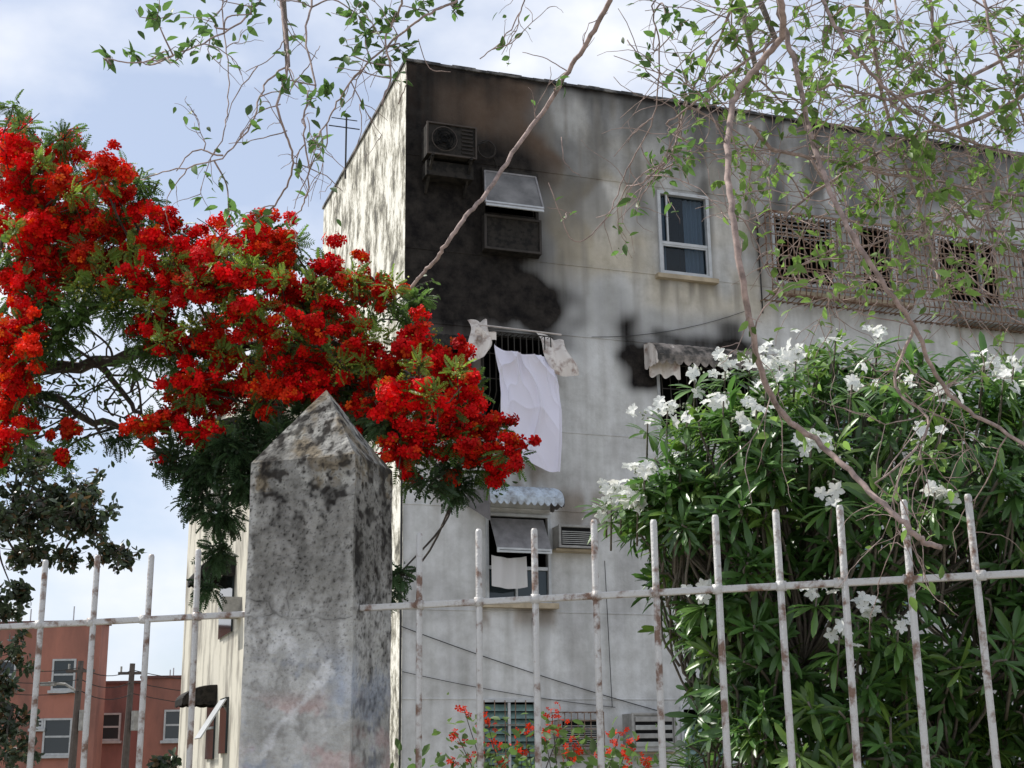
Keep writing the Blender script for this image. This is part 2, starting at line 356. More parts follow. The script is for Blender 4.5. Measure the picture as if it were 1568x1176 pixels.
for (u0,u1,h0,h1) in OPS:
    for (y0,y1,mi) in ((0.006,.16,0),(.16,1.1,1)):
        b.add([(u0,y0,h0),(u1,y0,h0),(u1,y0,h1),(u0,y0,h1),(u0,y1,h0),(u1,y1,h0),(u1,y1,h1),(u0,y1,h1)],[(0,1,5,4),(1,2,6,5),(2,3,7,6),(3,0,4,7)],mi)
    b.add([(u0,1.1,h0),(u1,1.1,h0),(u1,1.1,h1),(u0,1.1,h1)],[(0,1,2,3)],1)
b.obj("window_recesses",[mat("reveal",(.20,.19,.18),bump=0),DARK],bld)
b=MB()
b.add([(0,0,0),(0,DEP,0),(0,DEP,H),(0,0,H)],[(0,3,2,1)],0)
b.add([(UW,0,0),(UW,DEP,0),(UW,DEP,H),(UW,0,H)],[(0,1,2,3)],0)
b.add([(0,DEP,0),(UW,DEP,0),(UW,DEP,H),(0,DEP,H)],[(0,3,2,1)],0)
b.obj("side_walls",[LEFTW],bld)
b=MB()
for k in range(110):
    x0=-.03+k*(UW+.06)/110; x1=-.03+(k+1)*(UW+.06)/110; j=.008*math.sin(k*1.7)+random.uniform(-.006,.006)
    b.box(x0,x1,-.03,.12,H,H+.05+j,0)
b.box(-.03,.10,.12,DEP+.03,H,H+.05,0); b.box(.10,UW+.03,DEP-.1,DEP+.03,H,H+.05,0); b.box(.1,UW,.12,DEP-.1,H-.3,H-.2,0)
b.obj("roof_parapet",[CONC],bld)
b=MB(); b.box(1.2,UW,DEP+.002,8.2,0,10.2,0); b.box(-.95,UW-.5,8.2,20,0,9.9,0)
b.obj("rear_wing",[CREAM],bld)
b=MB(); b.box(-1.05,UW-.4,8.1,20.1,9.9,10.05,0); b.obj("rear_wing_roof",[CONC],bld)
def awning(mb,u0,u1,ht,drop,outd,mi_top,mi_cheek,cheeks=(1,1),nw=12,lip=.16,flip=None,mi_lip=None):
    tr=(lambda a,o,z:(a,-o,z)) if flip is None else flip
    if mi_lip is None: mi_lip=mi_top
    def fn(s,t):
        o=outd*math.sin(t*math.pi/2*.92)/math.sin(math.pi/2*.92); z=ht-drop*(1-math.cos(t*math.pi/2))
        return tr(u0+(u1-u0)*s, o+.006+.012*abs(math.sin(s*nw*math.pi)), z+.012*abs(math.sin(s*nw*math.pi)))
    mb.sheet(fn,nw*6,8,mi_top)
    def fl(s,t):
        return tr(u0+(u1-u0)*s, outd+.008+.014*abs(math.sin(s*nw*math.pi)), ht-drop+.006-lip*t*(.55+.45*abs(math.sin(s*nw*math.pi))))
    mb.sheet(fl,nw*6,3,mi_lip)
    for k,uu in ((0,u0),(1,u1)):
        if cheeks[k]:
            def fc(s,t,uu=uu):
                o=outd*math.sin(s*math.pi/2*.92)/math.sin(math.pi/2*.92); z=ht-drop*(1-math.cos(s*math.pi/2))
                bot=ht-drop-lip*.7-.03*abs(math.sin(s*4*math.pi))
                return tr(uu+.012*math.sin(s*14),o+.004,z+(bot-z)*t)
            mb.sheet(fc,12,4,mi_cheek)
# ---- W1 burnt window
b=MB()
b.frame(1.26,2.22,-.05,.05,9.44,10.9,.05,0)
b.box(1.31,2.17,-.03,.02,10.08,10.14,0)
ub0,hb0=pr(1.33,10.30,.45); ub1,_=pr(2.32,10.2,.45)
vs=[(1.30,-.06,10.83),(2.17,-.06,10.83),(ub1,-.47,hb0),(ub0,-.47,hb0)]
b.add(vs,[(0,3,2,1)],1)
for q in ((vs[0],vs[3]),(vs[1],vs[2]),(vs[3],vs[2]),(vs[0],vs[1])): b.tube([Vector(q[0]),Vector(q[1])],.020,4,2)
b.slab((vs[3][0],-.475,hb0-.05),(vs[2][0],-.475,hb0-.05),(vs[3][0],-.45,hb0+.04),.02,3)
b.box(1.24,2.2,-.20,-.05,9.44,10.02,0); b.frame(1.24,2.2,-.225,-.20,9.44,10.02,.035,4)
b.obj("burnt_awning_window",[CHAR,mat("smoked_pane",(.12,.115,.11),rough=.4,var=.7,scale=2,bump=0),GREYP,ALU,mat("burnt_trim",(.05,.044,.04),bump=0,spec=.2)],bld)
# ---- charred condenser
b=MB(); D=.42
(a0,z1),(a1,_),(_,z0)=pr(.36,11.58,D),pr(1.17,11.58,D),pr(.3,11.04,D)
b.box(a0,a1,-D,-.08,z0,z1,0)
b.frame(a0-.015,a1+.015,-D-.03,-D,z0-.01,z1+.01,.025,1)
cx=a0+.27; cz=(z0+z1)/2
for rr in (.205,.15,.10,.05):
    b.tube([(cx+rr*math.cos(t*math.pi/10),-D-.035,cz+rr*math.sin(t*math.pi/10)) for t in range(21)],.008,4,1 if rr>.2 else 2,cap=False)
for k in range(4):
    an=k*math.pi/2+.4; b.slab((cx,-D-.012,cz),(cx+.17*math.cos(an),-D-.012,cz+.17*math.sin(an)),(cx+.05*math.cos(an+1.5),-D-.02,cz+.05*math.sin(an+1.5)),.004,2)
for k in range(7): b.box(a0+.56,a1-.05,-D-.02,-D,z0+.06+k*.065,z0+.085+k*.065,3)
for uu in (a0+.06,a1-.1):
    b.box(uu,uu+.04,-D-.05,-.01,z0-.045,z0-.005,0); b.slab((uu,-.02,z0-.50),(uu+.04,-.02,z0-.50),(uu,-D,z0-.04),.03,0); b.box(uu,uu+.04,-.05,-.01,z0-.5,z0-.05,0)
b.box(a0+.02,a1,-.3,-.02,z0-.3,z0-.06,0)
tc_=Vector((1.33,-.08,11.2))
b.tube([tc_+Vector((.15*math.cos(t*math.pi/9),0,.15*math.sin(t*math.pi/9))) for t in range(19)],.018,5,3,cap=False)
b.tube([(a1-.02,-.2,z0+.3),(a1+.12,-.1,z0+.4),(1.38,-.08,11.36)],.014,5,0); b.tube([(1.45,-.06,11.1),(1.52,-.04,10.95),(1.48,-.03,10.5)],.012,5,0)
b.obj("charred_ac_condenser",[CHAR,mat("scorched_grey",(.06,.048,.04),rough=.6,bump=0,spec=.2),DARK,mat("scorched_dark",(.03,.025,.022),bump=0,spec=.2)],bld)
# ---- W2
b=MB()
b.frame(4.36,5.32,-.05,.04,9.40,10.9,.055,0); b.box(4.415,5.265,-.03,.03,9.95,10.0,0); b.frame(4.415,5.265,-.02,.01,9.455,9.95,.03,0)
b.box(4.52,4.55,-.035,.0,10.0,10.845,0)
b.add([(4.42,0.03,9.46),(5.26,0.03,9.46),(5.26,0.03,10.84),(4.42,0.03,10.84)],[(0,1,2,3)],1)
b.sheet(lambda s,t:(4.90+.36*s,.10+.02*math.sin(s*26)+.01*t,9.46+1.38*t),40,4,2)
b.sheet(lambda s,t:(4.42+.12*s,.10+.02*math.sin(s*12),9.46+1.38*t),10,4,2)
b.box(4.28,5.40,-.12,.0,9.32,9.395,3)
b.obj("sliding_window",[ALU,GLASST,CURT,SILL],bld)
# ---- grilles
def grille(mb,u0,u1,h0,h1,outd,step,mi,belly=.14,nh_=5,r=.012):
    prof=[(-.0,h1),(-outd,h1-.01),(-outd,h0+.5),(-outd-belly*.7,h0+.3),(-outd-belly,h0+.14),(-outd-belly*.6,h0+.02),(-outd*.4,h0-.02),(0,h0)]
    n=int((u1-u0)/step)
    for k in range(n+1):
        u=u0+(u1-u0)*k/n; j=random.gauss(0,.012)
        mb.tube([(u+j*(i%2),y,z) for i,(y,z) in enumerate(prof)],r,4,mi)
    for i,(y,z) in enumerate(prof[1:-1]): mb.tube([(u0,y,z),(u1,y,z)],r*1.2,4,mi)
    for k in range(nh_):
        z=h0+.55+(h1-h0-.6)*k/nh_; mb.tube([(u0,-outd,z),(u1,-outd,z)],r,4,mi)
        mb.tube([(u0,0,z),(u0,-outd,z)],r,4,mi); mb.tube([(u1,0,z),(u1,-outd,z)],r,4,mi)
WPAN=mat("white_panel",(.36,.36,.34),bump=0)
b=MB()
g0,t0=pr(6.42,10.82,.35); g1,_=pr(9.25,10.8,.35); _,bt=pr(6.4,9.3,.45)
grille(b,g0,g1,bt,t0,.33,.105,0)
b.frame(6.53,8.97,-.02,.05,9.48,10.77,.05,1); b.box(7.7,7.76,-.01,.05,9.5,10.75,1)
for k in range(5): b.slab((6.6,.02,10.36+k*.075),(7.68,.02,10.36+k*.075),(6.6,.09,10.41+k*.075),.006,3)
b.box(7.78,8.35,.03,.06,9.53,10.72,2)
b.box(6.45,9.2,-.12,0,9.28,9.34,4)
for zz_ in (t0-.01,bt+.02): b.box(g0,g1,-.35,-.325,zz_-.02,zz_+.02,0)
b.obj("balcony_grille",[BARM,ALU,WPAN,ALU,SILL],bld)
b=MB()
g0,t0=pr(9.45,10.78,.35); g1,_=pr(12.6,10.7,.35); _,bt=pr(6.4,9.2,.45)
grille(b,g0,g1,bt,t0,.33,.105,0)
b.frame(9.88,11.92,-.02,.05,9.48,10.72,.05,1); b.box(10.8,10.86,-.01,.05,9.5,10.7,1)
b.box(11.2,11.8,.03,.06,9.55,10.65,2); b.box(g0+.9,g1-.5,-.3,-.05,bt+.02,bt+.25,3)
b.obj("balcony_grille_right",[BARM,ALU,WPAN,ACM],bld)
# ---- laundry window
b=MB()
g0,t0=pr(1.27,8.17,.28); g1,_=pr(2.4,8.15,.28)
for k in range(12):
    u=g0+(g1-g0)*k/11; b.tube([(u,-.0,t0),(u,-.28,t0-.02),(u,-.3,7.1),(u,-.02,6.75)],.009,4,0)
for z in (t0-.02,7.7,7.3): b.tube([(g0,-.28,z),(g1,-.28,z)],.011,4,0)
b.tube([(g0-.1,-.36,t0+.04),(g1+.15,-.36,t0+.0)],.014,5,1)
b.frame(1.23,2.44,-.01,.05,6.68,8.14,.05,0)
b.box(1.15,2.5,-.12,0,6.6,6.67,3)
b.obj("window_bars",[BARD,mat("scorched_white",(.5,.45,.42),bump=0),DARK,SILL],bld)
def cloth(name,fn,nu,nv,m,parent):
    q=MB(); q.sheet(fn,nu,nv,0); return q.obj(name,[m],parent,smooth=True)
def crease(x): return abs(math.sin(x))**.6*2-1
def sheetfn(s,t):
    uL=1.31+.12*t+.03*math.sin(t*5); uR=2.29+.06*math.sin(t*3.0)+.04*t
    hT=7.82-.08*s-.10*math.sin(s*math.pi); hB=5.88+.24*(1-s)**1.5-.03*math.sin(s*9)
    u=uL+(uR-uL)*s; h=hT+(hB-hT)*t
    nn=noise.noise((s*3,t*2,4)); n2=noise.noise((s*5,t*3,14))
    fold=.050*crease(s*9+t*1.6+nn*2.2)*(.35+.65*t)+.04*math.sin(s*7-t*4+1)+.030*crease((s-t*.5)*13+nn*2+n2)*max(.2,1-t*1.3)
    swag=.06*crease(t*7-((s-.5)**2)*9+nn)*math.exp(-t*2.0)
    return (u,-.46+fold+swag+.03*n2-.08*t*(1-t),h)
cloth("laundry_sheet",sheetfn,140,140,SHEET,bld)
b=MB()
def burnt(u0,u1,hb,ht,sgn):
    def fn(s,t):
        u=u0+(u1-u0)*s+sgn*.12*t*t+.03*math.sin(t*7+s*3); z=ht-(ht-hb)*t-.12*s*(1 if sgn>0 else -.1)+.03*math.sin(s*9+t*4)-.06*math.sin(s*5)*t
        y=-.05-.36*math.sin(min(1,t*1.1)*math.pi/2)+.05*math.sin(s*11+t*3)-.10*s*t
        return (u,y,z)
    return fn
b.sheet(burnt(1.00,1.30,7.55,8.28,-1),18,18,0)
b.sheet(burnt(2.14,2.58,7.46,8.18,1),18,18,0)
b.sheet(lambda s,t:(1.0+.33*s,-.42-.05*math.sin(s*8),8.05-.13*t-.06*s),10,4,0)
b.obj("melted_awning_pieces",[AWW],bld,smooth=True)
b=MB(); b.frame(.28,1.07,-.03,.05,6.68,7.87,.05,0); b.box(.33,1.02,.0,.04,7.3,7.35,0)
awning(b,.15,1.02,8.0,.22,.32,1,1,nw=8,lip=.05)
b.obj("small_window",[DALU,CHAR],bld)
# ---- awning 3rd floor right
b=MB()
awning(b,4.02,5.98,8.16,.30,.5,0,1,cheeks=(1,1),nw=13,lip=.17)
b.sheet(lambda s,t:(4.03+.40*s,-.16-.33*s+.03*math.sin(s*15)+.01,8.10-.10*s-.5*t-.03*math.sin(s*15)),20,6,1)
for k in range(13): 
    u=4.25+k*.15; b.tube([(u,-.02,8.05),(u,-.12,7.9),(u,-.16,7.1),(u,-.02,6.75)],.009,4,2)
for z in (7.8,7.4,7.0): b.tube([(4.25,-.15,z),(6.05,-.15,z)],.009,4,2)
b.frame(4.23,6.07,-.01,.05,6.68,8.1,.05,3)
b.obj("sooty_awning_window",[AWG,AWW,BARD,ALU],bld)
# ---- 2nd floor
b=MB()
awning(b,1.16,2.33,5.66,.24,.6,0,1,cheeks=(1,1),nw=11,lip=.13)
b.sheet(lambda s,t:(.98+.2*s,-.05-.5*s,5.62-.12*s-.45*t*(.6+.4*s)),8,5,1)
b.frame(1.28,2.32,-.03,.05,3.93,5.27,.045,2)
b.box(1.33,2.27,-.02,.03,4.42,4.47,2)
b.box(1.75,1.78,-.02,.03,3.98,4.42,2)
b.slab((1.34,-.36,4.68),(2.2,-.36,4.68),(1.34,-.03,5.18),.012,3)
b.frame(1.34,2.2,-.39,-.36,4.62,4.69,.03,2)
b.add([(1.33,.03,3.98),(2.27,.03,3.98),(2.27,.03,4.42),(1.33,.03,4.42)],[(0,1,2,3)],5)
b.box(1.2,2.4,-.12,0,3.84,3.92,4)
b.obj("blue_awning_window",[AWB,AWD,ALU,GREYP,SILL,GLASS],bld)
cloth("hanging_towel",lambda s,t:(1.30+.55*s,-.22+.02*math.sin(s*16+t)-.02*t,4.60-.46*t-.04*math.sin(s*3)),30,12,TOWEL,bld)
def acbox(name,u0,u1,h0,h1,D,louv=False):
    b=MB(); b.box(u0,u1,-D,.02,h0,h1,0); b.frame(u0-.01,u1+.01,-D-.025,-D,h0-.01,h1+.01,.035,0)
    n=int((h1-h0-.1)/.03)
    if louv:
        for k in range(4):
            b.box(u0+.05,u1-.05,-D-.02,-D,h0+.06+k*.12,h0+.13+k*.12,1 if k%2==0 else 0)
            if k<3: b.box(u0+.05,u1-.05,-D-.012,-D,h0+.13+k*.12,h0+.18+k*.12,2)
    else:
        b.box(u0+.036,u1-.036,-D-.004,-D,h0+.03,h1-.03,2)
        for k in range(n): b.box(u0+.045,u1-.045,-D-.015,-D-.004,h0+.05+k*.03,h0+.062+k*.03,1)
    b.box(u0-.03,u1+.03,-D*.8,-.01,h0-.05,h0-.012,3)
    return b.obj(name,[ACM,mat(name+"_slat",(.36,.36,.34),bump=0),DARK,SILL],bld,bevel=.006)
acbox("window_ac_unit",2.36,2.98,4.75,5.08,.28)
acbox("ground_floor_ac_unit",2.32,2.93,1.80,2.22,.25)
b=MB()
for k in range(8):
    u=2.26+k*.102; b.tube([(u,0,2.32),(u,-.34,2.32),(u,-.34,1.72),(u,0,1.72)],.007,4,0)
for k in range(6): z=1.72+k*.12; b.tube([(2.26,0,z),(2.26,-.34,z),(2.975,-.34,z),(2.975,0,z)],.007,4,0)
b.obj("ac_cage",[BARM],bld)
acbox("louvered_condenser",3.42,4.12,1.76,2.30,.35,True)
# ---- ground windows
b=MB(); b.frame(1.18,2.07,-.03,.05,.98,2.52,.045,0); b.box(1.6,1.64,-.02,.04,1.03,2.47,0)
for k in range(13):
    z=1.05+k*.108; b.slab((1.225,-.01,z),(1.6,-.01,z),(1.225,.05,z+.095),.005,1); b.slab((1.64,-.01,z),(2.02,-.01,z),(1.64,.05,z+.095),.005,1)
for k in range(6): b.tube([(1.22+k*.16,-.06,1.0),(1.22+k*.16,-.06,2.5)],.008,4,2)
for z in (1.35,1.75,2.15): b.tube([(1.18,-.06,z),(2.07,-.06,z)],.008,4,2)
b.obj("louver_window",[ALU,LOUV,BARM],bld)
for (u0,u1,h0,h1) in OPS[9:]:
    b=MB(); b.frame(u0-.02,u1+.02,-.03,.05,h0-.02,h1+.02,.05,0); um=(u0+u1)/2; b.box(um-.02,um+.02,-.02,.04,h0+.03,h1-.03,0)
    n=int((h1-h0-.1)/.11)
    for k in range(n):
        z=h0+.05+k*.11; b.slab((u0+.03,-.01,z),(um-.02,-.01,z),(u0+.03,.05,z+.095),.005,1); b.slab((um+.02,-.01,z),(u1-.03,-.01,z),(um+.02,.05,z+.095),.005,1)
    b.obj("louver_window_part",[ALU,LOUV],bld)
b=MB()
def cable(p,q,sag,r=.008,n=10): b.tube([Vector(p).lerp(Vector(q),k/n)+Vector((0,0,-sag*4*(k/n)*(1-k/n))) for k in range(n+1)],r,4,0)
cable((-.05,-.03,3.55),(4.0,-.03,2.35),.05); cable((-.03,-.03,6.2),(-.03,-.03,.5),0,.02)
cable((2.0,-.02,3.7),(2.1,-.02,2.6),0,.007); cable((0,-.03,2.9),(3.3,-.03,2.4),.05,.006)
cable((3.1,-.02,8.2),(5.9,-.02,8.9),.12,.005); cable((3.2,-.03,4.6),(3.25,-.03,2.4),0,.006)
cable((6.25,-.02,10.6),(6.25,-.02,8.9),0,.012)
cable((-.06,4.2,H-.3),(-.06,4.2,H+1.0),0,.02); cable((-.4,4.2,H+.75),(.2,4.2,H+.75),0,.012); cable((-.35,4.2,H+.92),(.15,4.2,H+.92),0,.01)
b.obj("cables",[WIRE],bld)
fl=(lambda a,o,z:(-.95-o,a,z))
b=MB()
for (y0,y1,ht,ac) in ((9.6,11.4,8.9,0),(10.4,12.6,6.0,1),(12.5,14.,3.4,1),(13.2,14.6,8.9,0)):
    awning(b,y0,y1,ht,.3,.75,0 if ac==0 else 1,1,nw=10,flip=fl)
    b.box(-.99,-.94,y0+.1,y1-.1,ht-1.6,ht-.2,2); b.box(-1.03,-.99,y0+.15,y1-.15,ht-.95,ht-.9,3)
b.box(-1.35,-.95,9.3,9.9,4.6,5.0,4); b.box(-1.3,-.95,12.,12.6,7.4,7.8,4)
b.slab((-1.0,10.6,3.0),(-1.0,11.6,3.0),(-1.5,10.6,2.2),.03,3); b.box(-1.0,-.94,10.6,11.6,1.9,3.05,2)
b.obj("side_windows",[AWD,CHAR,GLASS,ALU,ACM],bld)

# ================================================================== SALMON BUILDINGS
def block(name,x0,x1,y0,y1,h,m,wins):
    e_=empty(name); b=MB(); b.box(x0,x1,y0,y1,0,h,0); b.box(x0-.08,x1+.08,y0-.08,y1+.08,h,h+.12,1); b.obj("walls",[m,mat(name+"_trim",(.14,.06,.05))],e_)
    b=MB()
    for (cx,cz,ww,wh) in wins:
        b.frame(cx-ww/2,cx+ww/2,y0-.08,y0,cz-wh/2,cz+wh/2,.08,0); b.box(cx-ww/2+.08,cx+ww/2-.08,y0-.03,y0-.002,cz-wh/2+.08,cz+wh/2-.08,1)
        b.box(cx-ww/2+.08,cx+ww/2-.08,y0-.05,y0-.03,cz-.04,cz+.04,0)
        b.box(cx-ww/2-.1,cx+ww/2+.1,y0-.16,y0,cz-wh/2-.12,cz-wh/2-.005,0)
    for k in range(4):
        xx=x0+(x1-x0)*(.25+.2*k); b.tube([(xx,y0+.6,h),(xx,y0+.6,h+random.uniform(.3,.8))],.03,4,0)
    b.obj("windows",[ALU,GLASS],e_)
    return e_
def wp(px,py,D,w_,h_): q=sv(px,py,D); return (q.x,q.z,w_,h_)
block("salmon_apartment_building",-27,sv(155,960,60).x,60,61.2,sv(80,955,60).z,BRED,[wp(98,1033,60,1.0,1.3),wp(88,1128,60,1.2,1.5),wp(10,1033,60,.8,1.2),wp(58,1108,60,.5,.4)])
block("dusty_red_building",sv(157,1050,64).x,sv(318,1040,64).x+2,64,74,sv(240,1046,64).z,BRED2,[wp(168,1113,64,1.0,1.2)])
block("dusty_red_building",sv(222,1050,63).x,sv(318,1040,63).x+1.5,62.5,63.8,sv(240,1040,63).z,BRED,[wp(268,1110,62.4,1.0,1.3)])
def pole(px,top,D,arm):
    b=MB(); q=sv(px,top,D); b.tube([(q.x-.1,D,0),(q.x,D,q.z)],[.16,.10],8,0)
    if arm: b.tube([(q.x,D,q.z-1.1),(q.x-.5,D,q.z-.8),(q.x-1.1,D,q.z-.75)],.05,5,1); b.box(q.x-1.35,q.x-.85,D-.12,D+.12,q.z-.85,q.z-.72,1)
    b.tube([(q.x+.25,D-.1,q.z-2.4),(q.x+.25,D-.1,q.z-1.7)],.16,8,1); b.box(q.x-.5,q.x+.5,D-.05,D+.05,q.z-.4,q.z-.3,0)
    for k in (-.4,0,.4): b.tube([(q.x+k,D,q.z-.3),(q.x+k,D,q.z-.1)],.04,5,1)
    return b.obj("utility_pole",[WOOD,ACM])
pole(124,1012,50,True); pole(203,1016,52,False)
b=MB()
for k in range(3):
    p0=sv(124,1022+k*18,50); q0=sv(203,1026+k*18,52); r0=sv(-60,1010+k*18,46); s0=sv(420,1040+k*18,58)
    for a_,b_ in ((r0,p0),(p0,q0),(q0,s0)): b.tube([a_.lerp(b_,i/8)-Vector((0,0,.25*4*(i/8)*(1-i/8))) for i in range(9)],.018,4,0)
b.obj("power_lines",[WIRE])

# ================================================================== CONCRETE POST + FENCE
FA=math.atan2(-.32,.947); FO=Vector((-.53,3.67,0))
fence=empty("steel_picket_fence",FO,FA)
b=MB(); rails=MB()
ts=[-.85,-.68,-.51,-.35,.30,.47,.617,.766,.92,1.066,1.214,1.362,1.512,1.66]
ts+=[-.85-.17*k for k in range(1,14)]+[1.66+.149*k for k in range(1,20)]
for t in ts:
    j=random.gauss(0,.004); lean=random.gauss(0,.004); top=2.177+random.gauss(0,.004)
    b.tube([(t+j,0,.25),(t+lean,0,top-.006),(t+lean,0,top)],[.0084,.0084,.006],10,0)
    if t<-.2 or t>.16: b.tube([(t+j,-.001,1.984),(t+j,-.001,2.006)],.0125,8,0)
for z,yy in ((1.995,.004),(.42,.004)):
    rails.box(-3.4,-.19,-.009+yy,.009+yy,z-.008,z+.008,0); rails.box(.135,4.7,-.009+yy,.009+yy,z-.008,z+.008,0)
b.obj("pickets",[STEEL],fence,smooth=True)
rails.obj("rails",[STEEL],fence,bevel=.003)
b=MB(); b.box(-3.4,-.2,-.07,.09,0,.22,0); b.box(.2,4.7,-.07,.09,0,.22,0); b.obj("kerb_wall",[PAVE],fence,bevel=.01)

post=empty("concrete_gate_post",FO,FA)
PX0,PX1,PY0,PY1,PZ=-.180,.133,-.04,.205,2.395
AP=Vector((-.015,.08,2.615))
CR=[ 
 [(-.182,1.985),(-.13,1.977),(-.09,1.99),(-.05,1.968),(.01,1.972),(.06,1.965),(.133,1.972)],
 [(-.05,1.968),(-.048,2.01),(-.054,2.04),(-.045,2.07)],[(-.09,1.99),(-.105,2.02),(-.16,2.035),(-.182,2.03)],
 [(.01,1.972),(.015,1.94),(.05,1.91)]]
def dseg(p,a,b_):
    ax,ay=a;bx,by=b_; dx,dy=bx-ax,by-ay; t=max(0,min(1,((p[0]-ax)*dx+(p[1]-ay)*dy)/(dx*dx+dy*dy))); return math.hypot(p[0]-ax-dx*t,p[1]-ay-dy*t)
def pcol(P,front):
    x,y,z=P
    n=lambda s,o:noise.noise((x*s,y*s,z*s+o))
    n1=n(6,0);n2=n(22,4);n3=n(60,9);st=noise.noise((x*30,y*30,z*4)); n7=n(12,60); st2=noise.noise((x*60,y*60,z*9+3)); n8=n(110,15); n9=n(200,35)
    g_=n2*.5+n3*.5+n8*.4
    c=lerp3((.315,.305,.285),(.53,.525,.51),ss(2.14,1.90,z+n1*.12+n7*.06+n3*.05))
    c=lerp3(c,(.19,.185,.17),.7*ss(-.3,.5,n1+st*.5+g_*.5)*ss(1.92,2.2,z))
    c=lerp3(c,(.42,.41,.385),.5*ss(-.1,.45,n7+g_*.6)*ss(1.98,2.15,z))
    c=lerp3(c,(.24,.23,.215),.5*ss(-.1,.5,n(16,44)+g_*.8+st*.3))
    if z>2.31: c=lerp3(c,(.25,.18,.09),.6*ss(-.2,.35,n(14,21)+n3*.4)); c=lerp3(c,(.56,.55,.51),.75*ss(.02,.30,n(22,33)+n3*.4+n8*.3))
    s=.15*ss(2.0,2.5,z)+.38*max(0,n2+n3*.5)*ss(1.85,2.25,z)+.35*max(0,st+st2*.4)*ss(1.9,2.2,z)+.35*max(0,n3+n8*.6)*ss(1.7,2.1,z)+.15*max(0,n8)
    s+=.45*ss(.05,.40,n(26,50)+n2*.3+st*.3+n3*.4)*ss(2.05,2.38,z+n1*.15)
    s+=.30*ss(.1,.4,st2+n2*.5)*ss(2.33,2.42,z)
    s+=.4*ss(.28,.5,n9+n8*.4)*ss(1.6,2.0,z)
    if z<2.0:
        c=lerp3(c,(.36,.43,.57),.55*ss(-.1,.4,n(7,71)+n3*.3)*ss(1.92,1.8,z)); c=lerp3(c,(.56,.38,.36),.55*ss(-.1,.4,noise.noise((x*9,y*9,z*16+90))+n3*.3)*ss(1.80,1.74,z))
        if front:
            for pl,wd in (([(-.09,1.90),(-.065,1.93),(-.04,1.91),(-.03,1.87)],.013),([(.08,1.84),(.0,1.76),(-.07,1.70),(-.12,1.62)],.011),([(.02,1.80),(.07,1.86)],.009)):
                d=min(dseg((x,z),pl[i],pl[i+1]) for i in range(len(pl)-1))+.006*n2+.006*n3+.004*n8
                c=lerp3(c,(.74,.74,.75),.65*ss(wd*1.6,wd*.2,d))
    if front:
        c=lerp3(c,(.60,.59,.56),.7*ss(-.156,-.170,x+.014*n2+.006*n8)); c=lerp3(c,(.52,.51,.48),.5*ss(.106,.124,x+.014*n2+.006*n8))  # bright edge highlights painted into the colour along both front arrises
        d=1
        for pl in CR:
            for i in range(len(pl)-1):
                if abs(z-pl[i][1])<.08: d=min(d,dseg((x+.012*n2+.006*n3,z+.010*n2+.005*n3),pl[i],pl[i+1]))
        s=max(s,.6*ss(.0026,.0007,d)*(.5+.8*max(0,n2+.4)),.2*ss(.014,.002,d))
    elif y>PY0+.01 and z<2.4: s+=.12+.14*ss(-.2,.3,n1)+.30*ss(-.1,.5,n2+st*.4+n3*.4)
    return c+[max(0,min(.88,s))]
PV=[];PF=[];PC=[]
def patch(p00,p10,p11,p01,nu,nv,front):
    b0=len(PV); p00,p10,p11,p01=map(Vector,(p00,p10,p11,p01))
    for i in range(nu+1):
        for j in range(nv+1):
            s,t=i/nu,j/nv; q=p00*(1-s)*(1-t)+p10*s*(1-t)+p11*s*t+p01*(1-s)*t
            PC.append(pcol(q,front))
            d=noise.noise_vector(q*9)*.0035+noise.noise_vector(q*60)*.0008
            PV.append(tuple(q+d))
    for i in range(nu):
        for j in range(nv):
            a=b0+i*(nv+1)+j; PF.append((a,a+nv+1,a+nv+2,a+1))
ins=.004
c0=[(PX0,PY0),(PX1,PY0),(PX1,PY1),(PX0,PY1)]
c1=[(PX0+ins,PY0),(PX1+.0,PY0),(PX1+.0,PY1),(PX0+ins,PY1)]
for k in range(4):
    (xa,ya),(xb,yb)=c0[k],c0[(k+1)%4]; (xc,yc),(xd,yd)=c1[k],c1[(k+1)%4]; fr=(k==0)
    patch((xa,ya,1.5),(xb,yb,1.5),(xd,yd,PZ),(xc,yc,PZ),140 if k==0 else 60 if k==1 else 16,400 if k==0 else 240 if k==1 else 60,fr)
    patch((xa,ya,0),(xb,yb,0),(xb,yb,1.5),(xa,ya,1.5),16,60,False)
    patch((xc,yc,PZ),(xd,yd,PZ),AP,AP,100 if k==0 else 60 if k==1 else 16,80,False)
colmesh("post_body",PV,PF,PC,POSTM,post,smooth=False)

# ================================================================== FLAMBOYANT TREE
fern_V=[];fern_F=[]
def addq(VV,FF,a,b_,c,d): k=len(VV); VV+=[a,b_,c,d]; FF.append((k,k+1,k+2,k+3))
for i in range(9):
    t=.10+.9*i/9; z=-.30*t*t; ln=.30*math.sin(math.pi*(.18+.75*t))
    for sd in (-1,1):
        x1=sd*ln; y1=t+.10; j=.02*math.sin(i*3+sd)
        addq(fern_V,fern_F,(0,t,z),(x1*.5,t+.10,z-.0+j),(x1,y1+j,z-.09),(x1*.55,t-.01,z-.03))
addq(fern_V,fern_F,(-.01,0,0),(.01,0,0),(.01,1,-.30),(-.01,1,-.30))
FERN=(np.array(fern_V,float),np.array(fern_F,int))
fv=[];ff=[]
for k in range(5):
    a=2*math.pi*k/5+.1*(k%2); ca,sa=math.cos(a),math.sin(a)
    P=[(-.05,.08,0),(.05,.08,0),(.19,.40,.12),(-.19,.40,.08),(.12,.58,-.02+.06*(k%3)),(-.13,.56,.02)]
    k0=len(fv); fv+=[(x*ca-y*sa,x*sa+y*ca,z) for x,y,z in P]; ff+=[(k0,k0+1,k0+2,k0+3),(k0+3,k0+2,k0+4,k0+5)]
FLOW=(np.array(fv),np.array(ff))
